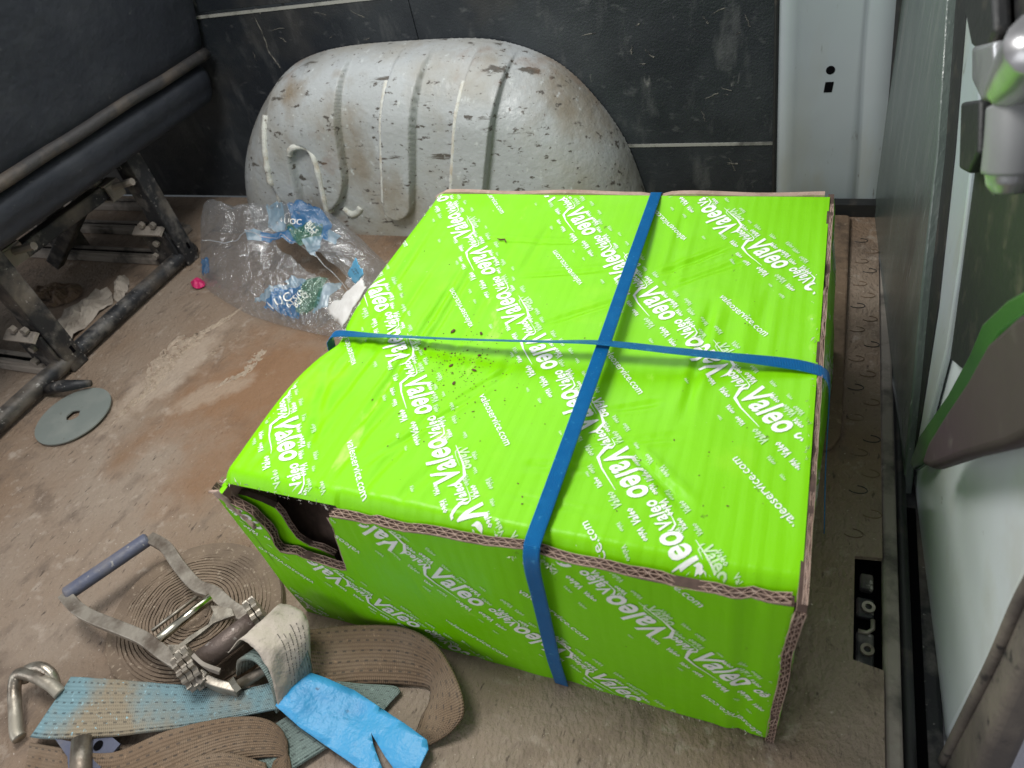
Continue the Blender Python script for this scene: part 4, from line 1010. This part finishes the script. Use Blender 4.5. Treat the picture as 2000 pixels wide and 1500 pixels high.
sheet('torn_paper', [tuple(onz(706, 545, .14)), tuple(onz(716, 560, .16)), tuple(onz(668, 640, .10)), tuple(onz(638, 605, .05))], m_paper, 'torn white paper sheet sticking out behind the left edge of the box', 'paper', amp=.006, seed=9.)

# ------------------------------------------------------------------ ratchet strap
coil = thing('webbing_coil', (-.128, -.045, 0), 'flat coil of dusty brown webbing under the metal ratchet', 'webbing')
cc = np.array([-.132, -.042]); turns = 21; n = turns * 48; V = []; r0, r1 = .018, .106
for i in range(n + 1):
    t = i / 48 * 2 * math.pi; rr_ = r0 + (r1 - r0) * (i / n) + .0012 * math.sin(t * 2.1 + 1) * (i / n); th = .0015
    zt_ = .016 + .0022 * fbm(math.cos(t) * 2, math.sin(t) * 2, i / 300) - .006 * (i / n) ** 3 + .0012 * fbm(i / 9., 3, 1)
    for rad, z in ((rr_ - th, .0005), (rr_ + th, .0005), (rr_ + th, zt_), (rr_ - th, zt_)): V.append((cc[0] + rad * math.cos(t) * 1.05, cc[1] + rad * math.sin(t) * .92, z))
F = [(4 * i + q, 4 * i + (q + 1) % 4, 4 * i + 4 + (q + 1) % 4, 4 * i + 4 + q) for i in range(n) for q in range(4)]
obj('coiled_band', V, F, m_coil, coil)
mb = MB(); mb.prism([(cc[0] + .104 * 1.05 * math.cos(t), cc[1] + .104 * .92 * math.sin(t), .0005) for t in np.linspace(0, 2 * math.pi, 49)[:-1]], (0, 0, .0122)); mb.build('dust_filling', m_coil, coil)

rat = thing('ratchet_buckle', (-.1, -.06, .02), 'dusty metal ratchet buckle with blue-grey handle grip and sewn webbing', 'ratchet')
Z = .042
def at(px, py, z=Z): return np.array(onz(px, py, z))
# handle arms: flat bars (curved) and grip
def bar(name, pts, w, th, mat, parent, n=40):
    """flat bar standing on edge: w = height, th = thickness"""
    C_ = catmull(pts, n); V_ = []
    for i in range(n):
        d = C_[min(i + 1, n - 1)] - C_[max(i - 1, 0)]; d /= np.linalg.norm(d); up = np.array([0, 0, 1.]); s_ = np.cross(d, up); s_ /= np.linalg.norm(s_); up = np.cross(s_, d)
        ww = w[0] * (1 - i / (n - 1)) + w[1] * i / (n - 1) if isinstance(w, tuple) else w
        for a, b_ in ((-1, -1), (1, -1), (1, 1), (-1, 1)): V_.append(C_[i] + s_ * a * th / 2 + up * b_ * ww / 2)
    F_ = [(4 * i + q, 4 * i + (q + 1) % 4, 4 * i + 4 + (q + 1) % 4, 4 * i + 4 + q) for i in range(n - 1) for q in range(4)] + [(0, 1, 2, 3), (4 * n - 4, 4 * n - 1, 4 * n - 2, 4 * n - 3)]
    mb = MB(); mb.add(V_, F_); oo = mb.build(name, mat, parent)
    md = oo.modifiers.new('bev', 'BEVEL'); md.width = .0012; md.segments = 2
    return oo
g0, g1 = at(128, 1162, .050), at(290, 1052, .050)
mb = MB(); dd = (g1 - g0) / np.linalg.norm(g1 - g0); up = np.array([0, 0, 1.]); sd = np.cross(dd, up)
prof = [(math.cos(t) * .0098, math.sin(t) * .0085) for t in np.linspace(0, 2 * math.pi, 13)[:-1]]
V = [g0 + (g1 - g0) * k + sd * a * (1 if 0 < k < 1 else .75) + up * b_ * (1 if 0 < k < 1 else .75) for k in (0, .02, .5, .98, 1) for a, b_ in prof]
F = [(i * 12 + j, i * 12 + (j + 1) % 12, (i + 1) * 12 + (j + 1) % 12, (i + 1) * 12 + j) for i in range(4) for j in range(12)] + [tuple(range(12)), tuple(48 + j for j in range(12))]
mb.add(V, F); mb.build('grip', m_grip, rat, angle=40)
m_arm = M('dust_coated_zinc', (.36, .325, .275), .42, metal=.5, mixes=[(26, U, 6, .45, .65, (.15, .12, .095)), (70, U, 5, .62, .70, (.36, .33, .29))], bumps=[(90, U, 4, .001)])
bar('handle_arm', [at(126, 1160, .050), at(150, 1187, .048), at(180, 1206, .046), at(240, 1230, .044), at(285, 1250, .043), at(325, 1280, .043), at(365, 1305, .042), at(400, 1330, .038)], (.007, .014), .0145, m_arm, rat)
bar('handle_arm', [at(292, 1050, .050), at(325, 1070, .048), at(350, 1105, .046), at(385, 1145, .044), at(420, 1160, .043), at(455, 1190, .043), at(500, 1215, .042)], (.007, .014), .0145, m_arm, rat)
mb = MB(); mb.tube([at(311, 1248, .048), at(413, 1166, .048)], .0055, 14); mb.build('cross_rod', m_chrome, rat, smooth=True)
mb = MB(); mb.tube([at(297, 1232, .044), at(385, 1165, .044)], .0022, 8); mb.build('spring_rod', m_zinc, rat, smooth=True)
# pawl plate with waisted sides
pl_ = [(330, 1262), (352, 1262), (372, 1246), (410, 1222), (420, 1198), (414, 1186), (430, 1186), (455, 1192), (460, 1205), (440, 1212), (420, 1220), (395, 1240), (365, 1262), (352, 1276), (340, 1280)]
mb = MB(); mb.prism([at(x, y, .050) for x, y in pl_], (0, 0, .0035)); mb.build('pawl_plate', m_zinc, rat)
a, b_ = at(388, 1296, .042), at(500, 1212, .042)
mb = MB(); mb.tube([a, a + (b_ - a) * .5, b_], .0125, 20); mb.build('spool', m_brownsteel, rat, smooth=True)
def gear(c, axis, r_, th, name):
    axis = axis / np.linalg.norm(axis); s_ = np.cross(axis, (0, 0, 1.)); s_ /= np.linalg.norm(s_); u_ = np.cross(s_, axis); nt_ = 13; V_ = []; n_ = nt_ * 4
    for k in (-.5, .5):
        for j in range(n_):
            rr_ = r_ * (1 if j % 4 in (0, 1) else .78); t = 2 * math.pi * j / n_; V_.append(c + axis * th * k + (s_ * math.cos(t) + u_ * math.sin(t)) * rr_)
    F_ = [tuple(range(n_)), tuple(range(n_, 2 * n_))[::-1]] + [(j, (j + 1) % n_, n_ + (j + 1) % n_, n_ + j) for j in range(n_)]
    mb = MB(); mb.add(V_, F_); mb.build(name, m_arm, rat)
ax_ = b_ - a
for k, rr_ in ((-.04, .0245), (-.14, .0245), (-.24, .021), (1.02, .0245), (1.12, .0245)): gear(a + ax_ * k, ax_, rr_, .0055, 'gear')
# frame: two cheek plates and base bolt
bar('frame_cheek', [at(352, 1290, .034), at(385, 1318, .032), at(425, 1340, .028), at(468, 1352, .024)], (.030, .022), .008, m_arm, rat)
bar('frame_cheek', [at(470, 1205, .034), at(505, 1232, .032), at(545, 1262, .028), at(575, 1285, .024)], (.030, .022), .008, m_arm, rat)
mb = MB(); mb.tube([at(455, 1345, .026), at(580, 1272, .026)], .0058, 14); mb.build('frame_bolt', m_zinc, rat, smooth=True)
c = at(472, 1328, .033); mb = MB(); axn = ax_ / np.linalg.norm(ax_); mb.tube([c - axn * .004, c - axn * .010], .0085, 6); mb.build('bolt_head', m_chrome, rat)
def cbl(n_): return n_
bar('spring_clip', [at(355, 1300, .05), at(372, 1318, .048), at(395, 1335, .04)], .012, .004, m_dustmetal, rat)
bar('spring_clip', [at(380, 1282, .058), at(400, 1300, .056), at(430, 1312, .048)], .010, .004, m_dustmetal, rat)
# webbing with end hook
def band_px(name, rows, mat, parent, th=.0024, n=120):
    """rows: ((px,py,z),(px,py,z)) both edges of the band along its length"""
    A_ = np.array([at(*r_[0]) for r_ in rows]); B_ = np.array([at(*r_[1]) for r_ in rows])
    A_ = catmull(A_, n); B_ = catmull(B_, n); C_ = (A_ + B_) / 2; sl = np.r_[0, np.cumsum(np.linalg.norm(np.diff(C_, axis=0), axis=1))]; V_ = []; UV = []; nv = 9
    for i in range(n):
        wd = np.linalg.norm(B_[i] - A_[i])
        for j in range(nv):
            t = j / (nv - 1); p = A_[i] * (1 - t) + B_[i] * t; p = p + np.array((0, 0, .0012 * fbm(sl[i] * 30, t * 2, n)))
            V_.append(p); UV.append((sl[i], t * .05))
    oo = obj(name, V_, grid(n, nv), mat, parent, smooth=True, uv=UV); solid(oo, th, 0); return oo
band_px('sewn_webbing', [((140, 1322, .026), (60, 1440, .012)), ((160, 1323, .026), (100, 1444, .014)), ((210, 1326, .026), (200, 1440, .016)), ((280, 1332, .024), (300, 1430, .018)), ((350, 1338, .022), (380, 1420, .018)), ((420, 1345, .020), (450, 1405, .018)), ((480, 1345, .020), (510, 1392, .020)), ((540, 1330, .018), (565, 1380, .018))], m_webblue, rat)
# loop round the bolt carrying the label
band_px('bolt_loop', [((462, 1318, .020), (556, 1258, .020)), ((466, 1292, .045), (556, 1232, .045)), ((490, 1288, .058), (575, 1235, .058)), ((515, 1312, .054), (595, 1255, .054)), ((532, 1352, .036), (606, 1290, .036)), ((538, 1392, .014), (610, 1320, .014))], m_webgreen, rat, .004)
# hook at the far end of the webbing
mb = MB(); P = catmull([at(118, 1355, .022), at(95, 1335, .030), at(60, 1318, .034), at(35, 1318, .032), at(28, 1345, .026), at(30, 1390, .018), at(32, 1430, .012), at(38, 1442, .010)], 40)
mb.tube([tuple(p) for p in P], .0068, 14); mb.build('end_hook', m_zinc, rat, smooth=True)
mb = MB(); P = catmull([at(108, 1345, .020), at(100, 1318, .030), at(78, 1303, .036), at(52, 1310, .030), at(46, 1330, .02)], 30)
mb.tube([tuple(p) for p in P], .0062, 14); mb.build('end_hook', m_zinc, rat, smooth=True)
# cream care label folded over the loop
lab = []
rows = [((445, 1275, .062), (545, 1180, .066)), ((470, 1250, .074), (560, 1180, .074)), ((495, 1265, .076), (590, 1195, .074)), ((515, 1290, .070), (603, 1220, .068)), ((532, 1330, .052), (606, 1262, .050)), ((542, 1375, .030), (606, 1292, .030)), ((546, 1388, .022), (604, 1310, .022))]
A_ = catmull([at(*q[0]) for q in rows], 50); B_ = catmull([at(*q[1]) for q in rows], 50); V = []
for i in range(50):
    for j in range(18):
        t = j / 17; p = A_[i] * (1 - t) + B_[i] * t; e = .0035 * fbm(i / 9., t * 4, 2, 4); V.append(p + np.array((e * .4, e * .3, e)))
lab = obj('care_label', V, grid(50, 18), m_tag, rat, smooth=True); solid(lab, .0008, 0)
LV = np.array(V).reshape(50, 18, 3)
mb = MB()
for k, cj in enumerate((7.5, 9, 10.5, 12, 13.5, 15)):        # printed lines across the label
    for i0 in np.arange(18 + (k % 3) * 2, 44, 1.0):
        if random.random() < .22: continue
        i1 = min(48.5, i0 + .72)
        def lp(i, j): a_ = int(i); c_ = int(j); u, v = i - a_, j - c_; q = (LV[a_, c_] * (1 - u) + LV[a_ + 1, c_] * u) * (1 - v) + (LV[a_, c_ + 1] * (1 - u) + LV[a_ + 1, c_ + 1] * u) * v; return q + np.array((.0004, -.0008, .0013))
        mb.add([lp(i0, cj), lp(i1, cj), lp(i1, cj + .22), lp(i0, cj + .22)], [(0, 1, 2, 3)])
mb.build('label_print', m_ink, lab)

# loose brown webbing looping in front of the box
loose = thing('loose_webbing', (.1, -.06, 0), 'brown dusty webbing strap looping on the floor in front of the box', 'webbing')
band_px('webbing_band', [((575, 1235, .012), (560, 1320, .006)), ((640, 1226, .022), (620, 1345, .004)), ((720, 1220, .034), (700, 1338, .004)), ((790, 1226, .042), (790, 1338, .003)), ((845, 1255, .044), (838, 1345, .003)), ((878, 1300, .042), (840, 1370, .003)), ((900, 1350, .036), (825, 1400, .003)), ((905, 1395, .026), (815, 1425, .003)), ((880, 1430, .014), (805, 1440, .003)), ((840, 1455, .006), (790, 1440, .002))], m_webbrown, loose, n=160)
band_px('webbing_tail', [((650, 1330, .006), (640, 1370, .004)), ((700, 1335, .007), (690, 1378, .005)), ((770, 1340, .007), (735, 1385, .006)), ((782, 1352, .006), (745, 1392, .006))], m_webgreen, loose, n=50)
# lower strap bundle along the picture's bottom edge
low = thing('folded_webbing', (-.1, -.18, 0), 'folded brown and blue webbing strap lying below the ratchet', 'webbing')
band_px('webbing_band', [((60, 1450, .006), (40, 1560, .003)), ((130, 1462, .010), (140, 1580, .004)), ((220, 1470, .018), (230, 1590, .006)), ((320, 1430, .026), (330, 1560, .008)), ((420, 1405, .026), (430, 1500, .010)), ((500, 1400, .024), (520, 1480, .010)), ((545, 1420, .020), (565, 1490, .008)), ((560, 1460, .012), (560, 1560, .004)), ((520, 1500, .006), (500, 1620, .002))], m_webbrown, low, n=140)
band_px('webbing_band', [((420, 1480, .006), (470, 1560, .004)), ((500, 1440, .010), (560, 1510, .006)), ((560, 1400, .012), (640, 1460, .006)), ((600, 1385, .012), (690, 1430, .006)), ((640, 1370, .008), (720, 1405, .004))], m_webgreen, low, n=80)
band_px('webbing_band', [((250, 1560, .016), (240, 1660, .012)), ((330, 1500, .020), (350, 1600, .012)), ((430, 1470, .020), (450, 1560, .010)), ((520, 1490, .014), (530, 1580, .006))], m_webbrown, low, n=60)
hk = thing('hook_bracket', (-.2, -.2, 0), 'grey metal hook bracket with a hole poking out under the blue webbing', 'hook')
mb = MB(); mb.prism([at(x, y, .012) for x, y in ((110, 1444), (150, 1452), (220, 1440), (238, 1455), (200, 1500), (180, 1530), (140, 1540), (135, 1480))], (0, 0, .003)); mb.build('bracket_plate', m_grip, hk)
mb = MB(); mb.tube([at(160, 1445, .02), at(158, 1490, .02), at(160, 1560, .018)], .010, 14); mb.build('bracket_tube', m_zinc, hk, smooth=True)
c = at(192, 1456, .0155); mb = MB(); mb.prism([(c[0] + .005 * math.cos(t), c[1] + .005 * math.sin(t), c[2]) for t in np.linspace(0, 2 * math.pi, 17)[:-1]], (0, 0, .0004)); mb.build('bracket_hole', m_hole, hk)

# blue tarpaulin strip
tp = [(548, 1388), (606, 1318), (640, 1328), (690, 1345), (740, 1378), (790, 1412), (833, 1444), (836, 1462), (818, 1500), (800, 1530), (775, 1510), (750, 1475), (728, 1438), (722, 1428), (726, 1450), (745, 1500), (752, 1540), (700, 1500), (640, 1458), (590, 1425)]
bm = bmesh.new(); P = [at(x, y, .016) for x, y in tp]; vs_ = [bm.verts.new(p) for p in P]; bm.faces.new(vs_)
for k in np.arange(-.1, .4, .008):
    for no in ((1, 0, 0), (0, 1, 0)):
        bmesh.ops.bisect_plane(bm, geom=bm.verts[:] + bm.edges[:] + bm.faces[:], plane_co=(k, k - .2, 0), plane_no=no)
bmesh.ops.triangulate(bm, faces=[f for f in bm.faces if len(f.verts) > 4])
bm.verts.index_update(); V = []
for v in bm.verts:
    x, y = v.co.x, v.co.y; V.append((x, y, .010 + .012 * math.exp(-((x - .04) / .05) ** 2) + .006 * fbm(x * 16, y * 16, 3, 3) + .002))
F = [tuple(v.index for v in f.verts) for f in bm.faces]; bm.free()
o = obj('tarpaulin_strip', V, F, m_tarp, smooth=True); solid(o, .0012, 0); tag(o, 'sky-blue plastic tarpaulin strip with a slit end, beside the cream label', 'tarpaulin')
